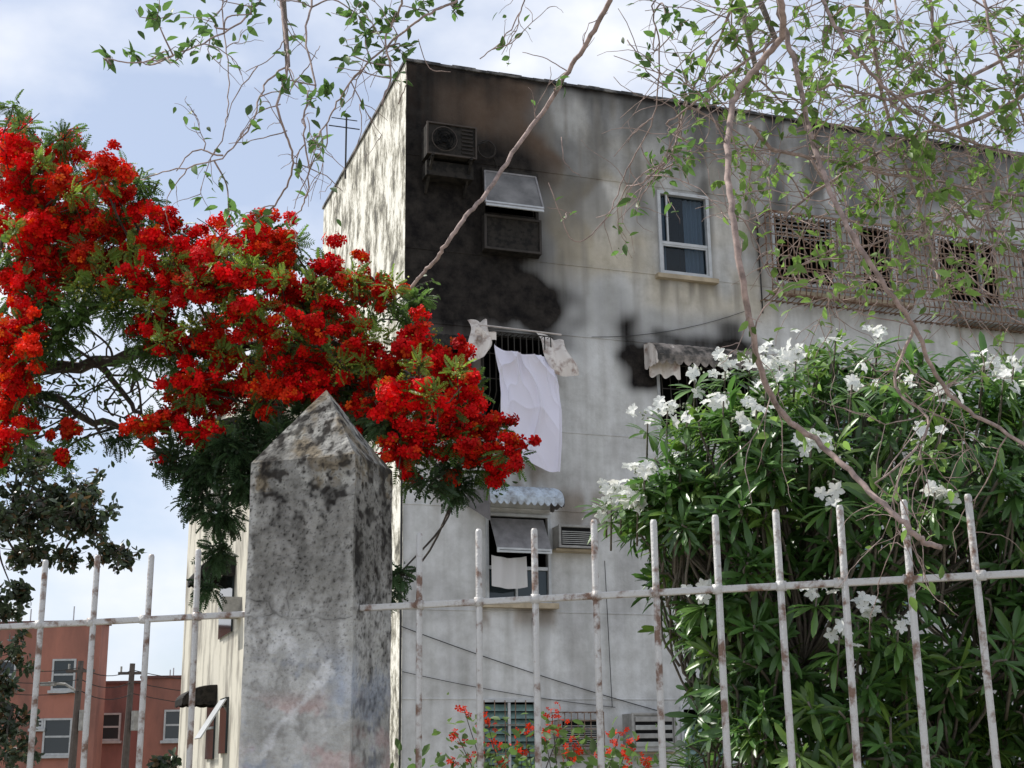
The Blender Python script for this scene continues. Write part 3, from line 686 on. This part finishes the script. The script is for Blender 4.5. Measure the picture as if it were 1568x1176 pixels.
BUD=(np.array([(0,0,-.5),(.3,0,0),(0,.3,0),(-.3,0,0),(0,-.3,0),(0,0,.5)],float),np.array([(0,1,5,2),(0,2,5,3),(0,3,5,4),(0,4,5,1)]))
OVAL=strip_t([0,.35,.75,1],[.03,.24,.2,.01],.3,.15)
CL=[(60,250,52),(15,240,50),(20,300,55),(100,290,50),(150,262,34),(40,360,55),(110,350,48),(180,352,40),(235,370,42),(20,430,48),(90,425,44),(160,415,38),(215,440,34),(290,395,42),(300,450,40),(345,368,36),(400,358,36),(370,425,44),(430,400,42),(450,450,42),(500,415,34),(545,428,28),(590,447,24),(330,500,38),(275,520,30),(225,505,28),(400,500,42),(470,500,38),(420,548,42),(350,555,40),(300,585,36),(345,625,36),(255,640,26),(285,672,28),(415,600,38),(490,560,38),(540,540,38),(560,590,38),(525,505,32),(600,560,42),(640,525,36),(680,565,38),(620,615,42),(670,620,42),(715,600,30),(650,670,38),(700,660,38),(740,655,36),(785,690,26),(720,705,34),(758,718,24),(615,690,30),(630,730,14),(20,560,42),(10,640,38),(20,500,40),(225,655,24),(260,350,28),(300,600,30),(380,470,36),(575,620,32),(110,660,18),(90,700,12),(0,690,26),(560,460,24),(130,390,40),(60,320,40),(270,440,34),(330,430,34),(190,390,34),(460,560,34),(510,470,30),(250,480,26),(100,230,30),(480,600,30),(70,395,40),(60,460,34),(510,600,30),(175,300,28),(205,330,26),(25,600,36),(15,670,30),(45,530,30),(130,320,34),(320,660,22),(330,395,30),(445,375,24),(600,650,30),(560,640,24),(380,590,30)]
tree=empty("flamboyant_tree")
fl_=NP(); lf=NP(); bd=NP(); br=MB()
clc=[]
def clump_depth(px,py): return 9.2-.9*min(1,px/800)+.45*noise.noise((px*.006,py*.006,2))
def rvec(s): return Vector((random.gauss(0,s),random.gauss(0,s),random.gauss(0,s)))
allcl=[(px,py,r,clump_depth(px,py)+random.uniform(-.25,.25)) for px,py,r in CL]
allcl+=[(px+random.uniform(-30,30),py+random.uniform(-15,20),r*.95,9.9+random.uniform(-.2,.7)) for px,py,r in CL if random.random()<.5 and r>30 and py<640]
for (px,py,r,D) in allcl:
    c=sv(px,py,D); R=r/2130*D*1.06
    clc.append((c,R))
    sub=[(c,R*.55)]+[(c+rvec(R*.55),R*random.uniform(.26,.46)) for _ in range(8)]
    hue=random.random(); bright=random.uniform(.72,1.2)
    for (cc,rr) in sub:
        n=int(64*(rr/.12)**1.7)+10
        d=rdir(n); d[:,2]=d[:,2]*.8+.2
        rad=rr*(rng.uniform(.35,1.12,n))
        P=np.array(cc)+d*rad[:,None]*np.array([1,1,.8]); m=n
        fd=d+rng.normal(0,.6,(m,3)); hint=rdir(m)
        Rm=frames(fd,hint)[:,:,[0,2,1]]; Rm[:,:,1]*=-1
        base=np.array([.82,.007,.010]) if hue<.8 else np.array([.86,.030,.010])
        C=base[None]*rng.uniform(.5,1.15,(m,1))*bright; C[:,1]+=rng.random(m)**9*.12
        fl_.inst(FLOW,Rm,rng.uniform(.036,.064,m),P,C)
    nb=random.randint(4,18) if 150<px<660 else random.randint(0,8)
    if nb:
        bc=np.array(c)+rdir(3)*R*.8; P=bc[rng.integers(0,3,nb)]+rng.normal(0,R*.2,(nb,3)); dd=rdir(nb)
        bd.inst(BUD,frames(dd,rdir(nb)),rng.uniform(.018,.030,nb),P,np.array([.45,.42,.06])[None]*rng.uniform(.7,1.4,(nb,1)))
    nl=random.randint(14,20)
    d=rdir(nl); d[:,2]-=.15; P=np.array(c)+d*R*.6+np.array([0,.06,0])
    C=np.array([.095,.17,.038])[None]*rng.uniform(.4,1.5,(nl,1))
    lf.inst(FERN,frames(d+rng.normal(0,.4,(nl,3)),np.array([[0,0,1.]])+rng.normal(0,.4,(nl,3))),rng.uniform(.08,.14,nl),P,C)
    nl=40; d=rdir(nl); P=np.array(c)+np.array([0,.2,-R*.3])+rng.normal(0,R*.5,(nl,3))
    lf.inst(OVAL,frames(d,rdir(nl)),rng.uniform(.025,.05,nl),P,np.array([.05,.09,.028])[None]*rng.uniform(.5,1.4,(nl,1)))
for px,py,r in [(185,430,22),(210,420,18),(385,415,22),(370,390,16),(545,425,20),(575,520,24),(380,560,24),(340,545,20),(440,500,20),(265,400,18),(330,395,16),(300,430,20),(600,440,18),(640,560,16),(700,570,16),(250,520,20),(480,440,18),(400,470,16),(160,400,16),(560,505,18),(660,605,14),(230,470,18),(120,440,16),(60,250,12),(20,350,12),(110,300,12),(290,500,16),(350,470,14),(520,560,16),(600,600,14),(200,380,12),(430,430,14),(560,560,14),(150,430,18),(170,460,16)]:
    D=clump_depth(px,py)-.30; c=sv(px,py,D); R=r/2130*D; nb=60
    P=np.array(c)+rng.normal(0,R*.6,(nb,3)); dd=rdir(nb)
    bd.inst(BUD,frames(dd,rdir(nb)),rng.uniform(.016,.030,nb),P,np.array([.40,.42,.07])[None]*rng.uniform(.6,1.3,(nb,1)))
    nl=12; d=rdir(nl); d[:,2]+=.3
    lf.inst(FERN,frames(d,rdir(nl)),rng.uniform(.06,.11,nl),np.array(c)+d*R*.5,np.array([.18,.27,.05])[None]*rng.uniform(.6,1.3,(nl,1)))
    br.tube([c+Vector((0,.25,-.1)),c],.004,3,0)
GR=[(30,200,26,10),(95,215,26,10),(210,280,22,10),(230,310,16,6),(140,450,38,26),(60,470,36,24),(110,485,36,26),(240,535,34,22),(190,480,34,22),(280,560,26,12),(90,520,34,20),(40,520,30,12),(330,540,26,10),(300,735,24,18),(340,790,26,22),(265,705,20,14),(335,850,18,16),(300,770,22,14),(370,740,24,18),(330,720,26,16),(360,700,26,16),(310,700,20,10),(700,750,24,16),(690,720,20,8),(590,655,26,14),(545,605,24,14),(500,600,20,10),(640,462,16,10),(620,480,14,8),(560,560,24,10),(450,530,24,12),(480,480,24,10),(200,560,22,7),(350,680,26,16),(375,680,24,16),(320,900,12,8),(610,880,14,9),(600,910,12,6),(60,610,22,8),(180,670,18,8),(400,640,26,20),(430,670,22,16),(395,740,18,14),(400,700,20,14),(660,740,20,8),(10,400,22,8),(500,460,24,12),(400,380,20,6),(20,165,12,4),(520,650,24,14),(570,640,22,12),(460,640,22,14)]
for px,py,r,n in GR:
    D=clump_depth(px,py)+random.uniform(-.1,.4); c=sv(px,py,D); R=r/2130*D; clc.append((c,R)); n=int(n*4.2)
    d=rdir(n); P=np.array(c)+d*R*rng.uniform(.1,1.0,(n,1)); d[:,2]-=.25 if py<600 else .5
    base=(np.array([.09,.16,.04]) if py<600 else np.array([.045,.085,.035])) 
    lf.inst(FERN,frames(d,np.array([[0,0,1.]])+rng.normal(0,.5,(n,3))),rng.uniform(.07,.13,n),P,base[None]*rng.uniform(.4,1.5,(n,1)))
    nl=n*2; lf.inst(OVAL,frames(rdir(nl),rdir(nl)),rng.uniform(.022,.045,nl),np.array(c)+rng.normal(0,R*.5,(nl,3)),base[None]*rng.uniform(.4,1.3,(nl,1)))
SK=[[(-330,760),(-120,640),(40,570),(200,545),(350,530),(480,520),(600,560),(700,640),(770,690)],
    [(-120,640),(0,480),(60,380),(110,280)],[(40,570),(130,480),(250,430),(380,400),(500,430),(600,445)],
    [(-120,640),(60,600),(130,640),(210,665),(290,740),(340,810),(330,880)],[(-120,640),(-30,500),(20,260)],[(350,530),(430,600),(400,680),(380,740)],[(480,520),(560,600),(660,700),(700,750)],[(40,570),(150,560),(200,620),(240,650)]]
skp=[]
for k,pl_ in enumerate(SK):
    P=curve_pts([sv(x,y,9.7-.8*max(0,x)/800) for x,y in pl_],6,.018)
    r0=.06 if k==0 else .034; br.tube(P,[r0,.009],7,0); skp+=P
tb=sv(-330,760,9.7); br.tube(curve_pts([(tb.x-.25,9.9,-.1),(tb.x-.2,9.8,.6),(tb.x-.05,9.75,1.9),tb],5),[.2,.075],10,0)
for c,R in clc:
    q=min(skp,key=lambda p:(p-c).length); mid=q.lerp(c,.5)+rvec(.06)
    br.tube(curve_pts([q,mid,c],4),[.012,.005],4,0)
    for _ in range(2):
        e2=c+rvec(R*.7); br.tube([c,c.lerp(e2,.5)+rvec(.02),e2],[.006,.003],3,0)
for px,py in [(70,560),(120,590),(160,620),(200,600),(60,640),(100,640),(150,660),(220,580),(560,455),(590,470),(610,490),(40,600),(190,640),(250,700),(100,560),(170,580),(130,610)]:
    p=sv(px,py,9.5); 
    for _ in range(4):
        e2=p+Vector((random.uniform(-.35,.35),random.uniform(-.2,.2),random.uniform(-.25,.3))); br.tube(curve_pts([p,p.lerp(e2,.5)+rvec(.06),e2],4),[.008,.003],4,0)
        nl=7; lf.inst(OVAL,frames(rdir(nl),rdir(nl)),rng.uniform(.03,.06,nl),np.array(e2)+rng.normal(0,.06,(nl,3)),np.array([.06,.10,.03])[None]*rng.uniform(.5,1.4,(nl,1)))
fl_.obj("red_flowers",PETAL,tree,smooth=False); lf.obj("feathery_leaves",LEAF,tree); bd.obj("flower_buds",LEAF,tree); br.obj("trunk_and_limbs",[BARK],tree,smooth=True)

# ================================================================== DARK-LEAVED TREE lower left
tree2=empty("mahogany_tree"); lf=NP(); br=MB(); D=14.5
CL2=[(50,745,40),(110,785,38),(130,745,22),(25,800,40),(165,852,20),(60,835,30),(190,850,12),(20,905,22),(100,850,18),(15,700,26),(60,700,26),(140,800,20),(20,1000,26),(5,1060,20),(20,1110,24),(15,1150,24),(-40,820,60),(-50,950,50),(-40,1100,60),(-30,720,50),(260,1170,12),(240,1176,10),(80,760,30),(30,850,24),(10,940,18),(85,800,26)]
base=sv(-330,1000,D); sk2=curve_pts([(base.x,D,0),base,sv(-160,860,D),sv(-20,800,D),sv(100,790,D),sv(180,845,D)],6,.02); br.tube(sk2,[.12,.015],7,0)
s3=curve_pts([base,sv(-120,1050,D),sv(20,1080,D)],5,.02); br.tube(s3,[.08,.02],6,0); sk2+=s3
for px,py,r in CL2:
    n=int(r*9); c=sv(px,py,D+random.uniform(-.4,.4)); R=r/2130*D
    if px<230: q=min(sk2,key=lambda p:(p-c).length); br.tube(curve_pts([q,q.lerp(c,.5)+rvec(.08),c],4),[.018,.006],4,0)
    tips=[c+rvec(R*.6) for _ in range(9)]
    for t_ in tips: br.tube([c,c.lerp(t_,.5)+rvec(.03),t_],[.007,.004],3,0)
    T=np.array([tuple(t_) for t_ in tips]); P=T[rng.integers(0,9,n)]+rng.normal(0,R*.20,(n,3))
    d=rdir(n); d[:,2]-=.4; C=np.array([.038,.055,.028])[None]*rng.uniform(.5,1.6,(n,1)); br_=rng.random(n)<.12; C[br_]=np.array([.10,.065,.03])*rng.uniform(.6,1.2,(br_.sum(),1))
    lf.inst(OVAL,frames(d,rdir(n)),rng.uniform(.06,.11,n),P,C)
lf.obj("leaves",LEAFG,tree2); br.obj("trunk_and_limbs",[BARK],tree2,smooth=True)

# ================================================================== PLUMERIA
pl=empty("white_plumeria_bush"); lf=NP(); wf=NP(); br=MB()
EL=[((2.1,7.9,2.62),(1.30,1.2,1.30)),((1.25,7.6,2.92),(.66,.75,.68)),((3.05,7.9,2.5),(1.0,1.1,1.2)),((1.72,7.7,1.5),(.82,.95,1.2)),((.88,7.4,2.78),(.27,.4,.26)),((3.6,8.0,1.9),(.8,.9,1.2)),((1.25,7.5,2.35),(.36,.6,.7))]
def inside(p,sh=1):
    return any(sum(((p[i]-c[i])/(r[i]*sh))**2 for i in range(3))<1 for c,r in EL)
PLEAF=strip_t([0,.3,.62,.88,1],[.018,.05,.098,.075,.01],.35,.28)
ros=[]
wts=np.array([r[0]*r[2] for c,r in EL]); wts/=wts.sum()
tries=0
while len(ros)<1500 and tries<60000:
    tries+=1
    k=rng.choice(len(EL),p=wts); c,r=EL[k]; d=rdir(1)[0]; rho=random.uniform(.74,1.02) if random.random()<.72 else random.uniform(.35,.74)
    p=np.array(c)+d*np.array(r)*rho
    if p[2]<.4: continue
    if rho>.7 and any(j!=k and sum(((p[i]-c2[i])/(r2[i]*.7))**2 for i in range(3))<1 for j,(c2,r2) in enumerate(EL)) and random.random()<.7: continue
    if noise.noise((p[0]*2.3,p[1]*2.3,p[2]*2.3+7))<-.27: continue
    if d[1]>.4 and random.random()<.7: continue
    nrm=d/np.array(r); nrm/=np.linalg.norm(nrm); ax=nrm*.7+np.array([0,0,.6])+rng.normal(0,.22,3); ros.append((p,ax/np.linalg.norm(ax),rho))
sb=Vector((2.05,7.9,0)); stems=[]
for k in range(9):
    a=k*2*math.pi/9; e1=Vector((2.05+.95*math.cos(a)*1.1,7.95+.5*math.sin(a),1.75+.35*math.sin(k*2.3)))
    P=curve_pts([sb+Vector((.25*math.cos(a),.25*math.sin(a),0)),sb.lerp(e1,.5)+rvec(.06)+Vector((0,0,.1)),e1],6,.006); br.tube(P,[.035,.02],7,0); stems+=P[5:]
for p,ax,rho in ros:
    P0=Vector(p); A0=Vector(ax)
    if random.random()<.5: q=min(stems,key=lambda s_:(s_-P0).length+.3*abs(s_.z-P0.z+.4))
    else: q=P0-A0*.3+Vector((0,.15,-.25))
    br.tube(curve_pts([q,q.lerp(P0,.5)+Vector((0,.05,-.05))+rvec(.03),P0-A0*.10,P0],3),[.010,.007],4,0)
    n=random.randint(17,25) if rho>.7 else random.randint(9,13); th=rng.uniform(0,2*math.pi,n); pol=np.radians(rng.uniform(20,112,n))
    X=np.array(A0.orthogonal().normalized()); Y=np.cross(ax,X)
    d=np.cos(pol)[:,None]*ax+np.sin(pol)[:,None]*(np.cos(th)[:,None]*X+np.sin(th)[:,None]*Y)
    S=rng.uniform(.11,.19,n)*random.uniform(.85,1.15)
    col=np.array([.07,.15,.036]) if random.random()<.72 else np.array([.13,.22,.045])
    C=col[None]*rng.uniform(.55,1.35,(n,1))
    lf.inst(PLEAF,frames(d,np.repeat(ax[None],n,0)+rng.normal(0,.15,(n,3))),S,p[None]-ax[None]*rng.uniform(0,.10,(n,1)),C)
PPET=strip_t([.05,.35,.7,1],[.05,.26,.36,.10],.25,.25,.1)
def pflower(p,ax,s):
    th=np.arange(5)*2*math.pi/5+random.random()*6; X=np.array(Vector(ax).orthogonal().normalized()); Y=np.cross(ax,X)
    d=.35*np.array(ax)[None]+np.cos(th)[:,None]*X+np.sin(th)[:,None]*Y
    wf.inst(PPET,frames(d,np.repeat(np.array(ax)[None],5,0)),np.full(5,s),np.repeat(np.array(p)[None],5,0),np.array([[.90,.90,.86]])*rng.uniform(.93,1,(5,1)))
FW=[(950,765,9),(985,735,6),(975,775,8),(935,785,5),(928,765,4),(1020,640,5),(1062,583,4),(1108,570,5),(1145,562,5),(1190,572,6),(1215,558,6),(1105,625,4),(1155,630,4),(1275,530,3),(1340,520,4),(1300,595,4),(1372,590,3),(1440,612,4),(1500,565,4),(1530,590,4),(1545,572,4),(1238,687,7),(1405,686,3),(1425,762,6),(1330,938,5),(1280,985,3),(1246,912,3),(1075,915,3),(1370,965,2),(1180,555,4),(1130,662,2),(1050,640,2),(990,650,3),(1170,600,3),(1270,760,2)]
for px,py,n in FW:
    hit=None; 
    for k in range(60):
        D=6.3+k*.05; q=sv(px,py,D)
        if inside(q,1.04): hit=q; break
    if hit is None: hit=sv(px,py,7.6)
    hit=hit+Vector((0,-.08,.02))
    q=hit-Vector((0,-.15,.22)); br.tube([q,hit],[.007,.005],4,0)
    for _ in range(int(n*1.9)):
        p=hit+Vector((random.gauss(0,.042),random.gauss(0,.04),random.gauss(0,.032))); ax=Vector((random.gauss(0,.6),-.7+random.gauss(0,.5),.6+random.gauss(0,.4))).normalized(); pflower(p,ax,random.uniform(.030,.046))
    dd=rdir(6); dd[:,2]=abs(dd[:,2]); wf.inst(BUD,frames(dd,rdir(6)),rng.uniform(.02,.03,6),np.array(hit)+dd*.05,np.array([[.7,.75,.6]])*rng.uniform(.8,1,(6,1)))
    ax=np.array([random.gauss(0,.3),-.4,.85]); ax/=np.linalg.norm(ax); nn=14; th=rng.uniform(0,6.28,nn); pol=np.radians(rng.uniform(50,115,nn)); X=np.array(Vector(ax).orthogonal().normalized()); Y=np.cross(ax,X)
    d=np.cos(pol)[:,None]*ax+np.sin(pol)[:,None]*(np.cos(th)[:,None]*X+np.sin(th)[:,None]*Y)
    lf.inst(PLEAF,frames(d,np.repeat(ax[None],nn,0)),rng.uniform(.12,.19,nn),np.repeat((np.array(hit)+np.array([0,.05,-.08]))[None],nn,0),np.array([[.10,.19,.045]])*rng.uniform(.6,1.3,(nn,1)))
lf.obj("leaves",LEAFG,pl); wf.obj("white_flowers",WPET,pl); br.obj("stems",[BARKG],pl,smooth=True)

# ================================================================== red flowering shrub below the facade
sh=empty("red_flowering_shrub"); lf=NP(); wf=NP(); br=MB()
for (px,py) in [(710,1085),(700,1125),(735,1135),(760,1140),(845,1090),(858,1115),(835,1125),(805,1115),(948,1125),(925,1150),(955,1160),(990,1165),(720,1160),(770,1165),(870,1160),(690,1165),(745,1100),(880,1140),(960,1140),(800,1150)]:
    D=13.5+random.uniform(-.5,.5); c=sv(px,py,D); bs=Vector((sv(830,1176,D).x+(c.x)*.2,D,.0)); br.tube(curve_pts([bs,bs.lerp(c,.6)+rvec(.08),c],5),[.012,.004],4,0)
    n=10; d=rdir(n); wf.inst(FLOW,frames(d,rdir(n)),rng.uniform(.04,.065,n),np.array(c)+rng.normal(0,.045,(n,3)),np.array([[.66,.05,.02]])*rng.uniform(.7,1.3,(n,1)))
    n=12; d=rdir(n); d[:,2]*=.5; lf.inst(OVAL,frames(d,rdir(n)),rng.uniform(.06,.12,n),np.array(c)-np.array([0,0,.15])+rng.normal(0,.12,(n,3)),np.array([[.09,.15,.04]])*rng.uniform(.6,1.4,(n,1)))
n=1100; P=np.array([sv(830,1176,13.5).x,13.6,1.15])+rng.normal(0,1,(n,3))*np.array([.75,.4,.30]); d=rdir(n)
lf.inst(OVAL,frames(d,rdir(n)),rng.uniform(.08,.15,n),P,np.array([[.07,.12,.035]])*rng.uniform(.6,1.5,(n,1)))
pc=np.array(sv(1085,1185,9.5)); n=26; th=rng.uniform(0,6.28,n); d=np.stack([np.cos(th),np.sin(th)*.6,rng.uniform(.1,.9,n)],1)
lf.inst(strip_t([0,.3,.7,1],[.02,.05,.045,.004],.3,.35),frames(d,np.array([[0,0,1.]])+rng.normal(0,.1,(n,3))),rng.uniform(.35,.5,n),np.repeat(pc[None],n,0),np.array([[.09,.18,.04]])*rng.uniform(.7,1.3,(n,1)))
lf.obj("leaves",LEAF,sh); wf.obj("flowers",PETAL,sh); br.obj("stems",[BARK],sh)

# ================================================================== OVERHANGING TREE (near thin branches)
ot=empty("overhanging_tree"); lf=NP(); br=MB()
BR=[
 (3.0,.0065,.004,[(950,-40),(935,0),(905,55),(870,110),(835,165),(790,225),(750,290),(715,330),(690,365),(670,395),(650,415),(630,440)]),
 (2.8,.0080,.0055,[(1200,-60),(1195,0),(1200,50),(1170,90),(1130,140),(1118,190),(1115,260),(1122,340),(1135,420),(1150,500),(1170,580),(1205,640),(1250,675),(1300,720),(1345,765),(1385,800),(1410,828),(1440,838)]),
 (2.9,.007,.004,[(1190,-40),(1195,20),(1215,90),(1240,200),(1265,280),(1300,350),(1350,430),(1400,500),(1430,570),(1470,620),(1520,650),(1600,700)]),
 (3.1,.006,.003,[(1320,-40),(1325,0),(1340,80),(1360,180),(1400,290),(1425,380),(1440,440)]),
 (3.0,.005,.003,[(1150,190),(1180,225),(1240,240),(1330,260),(1420,275),(1500,290),(1600,305)]),
 (3.0,.005,.003,[(1240,-40),(1260,0),(1290,60),(1340,120),(1400,170),(1480,215),(1600,250)]),
 (3.2,.005,.003,[(1420,-40),(1430,40),(1450,100),(1470,200),(1500,280),(1520,360)]),
 (3.1,.005,.003,[(1620,40),(1500,110),(1420,140),(1350,150),(1280,130),(1230,150)]),
 (3.1,.005,.003,[(1620,120),(1480,190),(1390,210),(1300,260),(1240,300),(1200,330)]),
 (3.1,.004,.002,[(1130,-30),(1110,40),(1080,100),(1050,160),(1030,230),(985,280)]),
 (3.1,.004,.002,[(1190,60),(1120,110),(1060,160),(1020,190)]),
 (3.2,.0045,.002,[(1500,-30),(1520,60),(1560,160),(1590,260)]),
 (3.2,.004,.002,[(1560,300),(1480,330),(1400,350),(1320,380),(1250,400),(1210,410)]),
 (3.0,.004,.002,[(1400,500),(1370,590),(1420,640),(1400,690),(1340,740)]),
 (3.2,.004,.0022,[(430,-40),(430,0),(437,60),(440,100),(425,160),(435,200),(450,250),(430,300),(400,335)]),
 (3.2,.0026,.0014,[(440,100),(405,130),(385,190),(340,240),(260,262),(215,275)]),
 (3.1,.0030,.0015,[(480,-40),(478,0),(468,60),(482,130),(465,180),(472,260),(465,310),(440,345)]),
 (3.1,.0035,.0018,[(710,-30),(700,0),(660,20),(610,55),(560,100),(520,150),(500,190),(480,215)]),
 (3.1,.0030,.0016,[(410,-30),(400,0),(360,40),(300,70),(230,95),(160,90)]),
 (3.2,.002,.0014,[(345,-20),(340,20),(347,80),(350,150),(343,200)]),
 (3.0,.003,.002,[(620,-30),(610,20),(590,60),(600,110),(585,160)]),
 (3.2,.002,.0014,[(800,-30),(800,10),(770,60),(735,90)]),
 (3.2,.0022,.0012,[(1030,-30),(1000,10),(1010,80),(1000,180),(960,260),(930,330),(880,370),(840,280)]),
 (3.2,.0025,.0014,[(340,240),(300,230),(270,262)]),
 (3.3,.003,.0015,[(1370,-30),(1380,60),(1420,130),(1500,160),(1600,170)]),
 (3.3,.003,.0015,[(1160,120),(1230,180),(1320,200),(1400,250),(1460,340),(1540,390)]),
 (3.2,.003,.0015,[(1600,350),(1500,350),(1450,300),(1370,300),(1310,330)]),
 (3.3,.003,.0015,[(1240,240),(1290,330),(1330,420),(1400,450),(1480,440),(1560,470)]),
]
segs=[]
for D,r0,r1,pts in BR:
    ph=random.random()*6
    P=curve_pts([sv(x,y,D+.10*math.sin(i*.8+ph)) for i,(x,y) in enumerate(pts)],6,.0018)
    br.tube(P,[r0,r1],7,0); segs.append(P)
trunk=[(3.6,4.6,0),(3.5,4.5,1.5),(3.3,4.3,3.2),(3.0,4.1,4.3)]
br.tube(curve_pts(trunk,6,.01),[.17,.10],12,1)
hub=Vector((3.0,4.1,4.3)); main=curve_pts([hub,(2.0,3.7,4.4),(1.0,3.3,4.25),(.2,3.2,4.1),(-.8,3.2,4.0),(-1.3,3.25,3.85)],8,.01); br.tube(main,[.07,.012],8,1)
for P in segs:
    if P[0].z>3.15: q=min(main,key=lambda m_:(m_-P[0]).length); br.tube(curve_pts([q,q.lerp(P[0],.5)+rvec(.03)+Vector((0,0,.03)),P[0]],4),[.014,.007],5,1)
LP=[];LDi=[]
def leafspot(p,n,spread,up=0):
    for _ in range(n): LP.append(tuple(p+rvec(spread))); d=rvec(1); d.z+=up; LDi.append(tuple(d.normalized()))
def twig(p,d,ln,r,leaf,depth=0):
    pts=[p]; q=p.copy(); dd=d.normalized(); k=7
    for i in range(k):
        dd=(dd+rvec(.22)+Vector((0,0,-.05))).normalized(); q=q+dd*ln/k; pts.append(q.copy())
        if leaf and random.random()<leaf: leafspot(q,1 if random.random()<.6 else 2,.012)
        if depth==0 and random.random()<.38: twig(q,(dd+rvec(.7)),ln*.5,r*.65,leaf,1)
    br.tube(pts,[r,r*.45],4,0)
for si,P in enumerate(segs):
    rightg=P[0].x>.45
    ntw=int(len(P)*(.66 if rightg else .14))
    if si in (0,): ntw=5
    if si in (1,): ntw=16
    if si==2: ntw=26
    for _ in range(ntw):
        i=random.randrange(len(P)); 
        if si in (0,1,2) and i>len(P)*.62 and random.random()<.75: continue
        twig(P[i],rvec(1)+Vector((0,0,-.15)),random.uniform(.10,.38) if rightg else random.uniform(.06,.2),.0018,.13 if rightg and si not in(0,) else .07)
for px,py,dx,dy in [(395,100,-50,90),(430,160,-70,60),(440,200,-90,20),(470,180,60,80),(450,130,40,-60),(480,250,-30,70),(436,60,-60,50),(436,30,50,60),(560,100,-40,70),(610,160,10,-60),(640,60,50,50),(900,60,-60,70),(870,110,-70,-30),(960,60,60,60),(1000,180,-60,60),(550,160,-10,80),(860,210,30,60)]:
    p=sv(px,py,3.15); q=sv(px+dx,py+dy,3.15); br.tube(curve_pts([p,p.lerp(q,.5)+rvec(.015),q],5,.001),[.0017,.0009],4,0)
LC=[(240,30,50,18),(205,85,26,9),(165,88,12,5),(330,35,34,10),(385,22,26,7),(560,50,45,24),(600,30,30,14),(585,95,24,10),(640,15,32,12),(500,140,22,8),(480,215,16,7),(350,325,20,6),(400,332,10,3),(545,20,26,12),(430,120,16,4),(610,75,20,8),(690,8,14,5),(540,85,20,8),(255,80,22,8),(300,60,24,8),(470,150,14,4),
 (1060,90,38,14),(1050,140,26,12),(1090,150,32,13),(1130,60,34,12),(1150,105,28,9),(1250,110,45,15),(1200,170,34,10),(1060,222,30,11),(1010,262,22,8),(1130,230,24,9),(1300,250,34,12),(1340,310,34,16),(1270,390,40,16),(1220,402,22,8),(1400,210,44,16),(1480,130,60,26),(1540,200,46,22),(1440,300,34,12),(1555,60,46,22),(1500,35,42,20),(1350,40,50,22),(1540,370,26,8),(1470,430,34,8),(1120,15,32,12),(1020,25,26,8),(1390,130,44,18),(1280,30,40,16),(1430,60,40,18),(1330,170,36,12),(1560,130,30,16),(1380,380,30,8),(1500,260,36,12),(1190,260,20,6),(1045,35,20,6),(1160,40,24,8),(1310,330,26,10),(1560,280,30,10)]
for px,py,r,n in LC:
    c=sv(px,py,3.05+random.uniform(-.15,.25)); R=r/2130*3.05
    best=min((p for P in segs for p in P),key=lambda p:(p-c).length)
    br.tube(curve_pts([best,best.lerp(c,.5)+rvec(.02),c],4),[.0024,.0016],4,0)
    for _ in range(max(2,n//4)):
        e2=c+rvec(R*.75); br.tube([c,c.lerp(e2,.5)+rvec(.008),e2],[.0015,.0008],3,0); 
        for k in range(5): leafspot(c.lerp(e2,(k+.6)/5),1,.008)
    leafspot(c,n//3,R*.4)
LP=np.array(LP); LDi=np.array(LDi); n=len(LP)
NL=strip_t([0,.18,.45,.75,1],[.02,.17,.24,.15,.005],.35,.18)
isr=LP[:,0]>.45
C=np.where(isr[:,None],np.array([[.14,.23,.055]]),np.array([[.08,.15,.04]]))*rng.uniform(.5,1.5,(n,1))  # right-hand leaves brighter: their backlit look is put into the colour
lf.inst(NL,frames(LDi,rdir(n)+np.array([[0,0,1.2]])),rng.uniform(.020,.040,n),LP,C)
lf.obj("leaves",LEAF,ot); br.obj("branches",[TWIG,BARKG],ot,smooth=True)
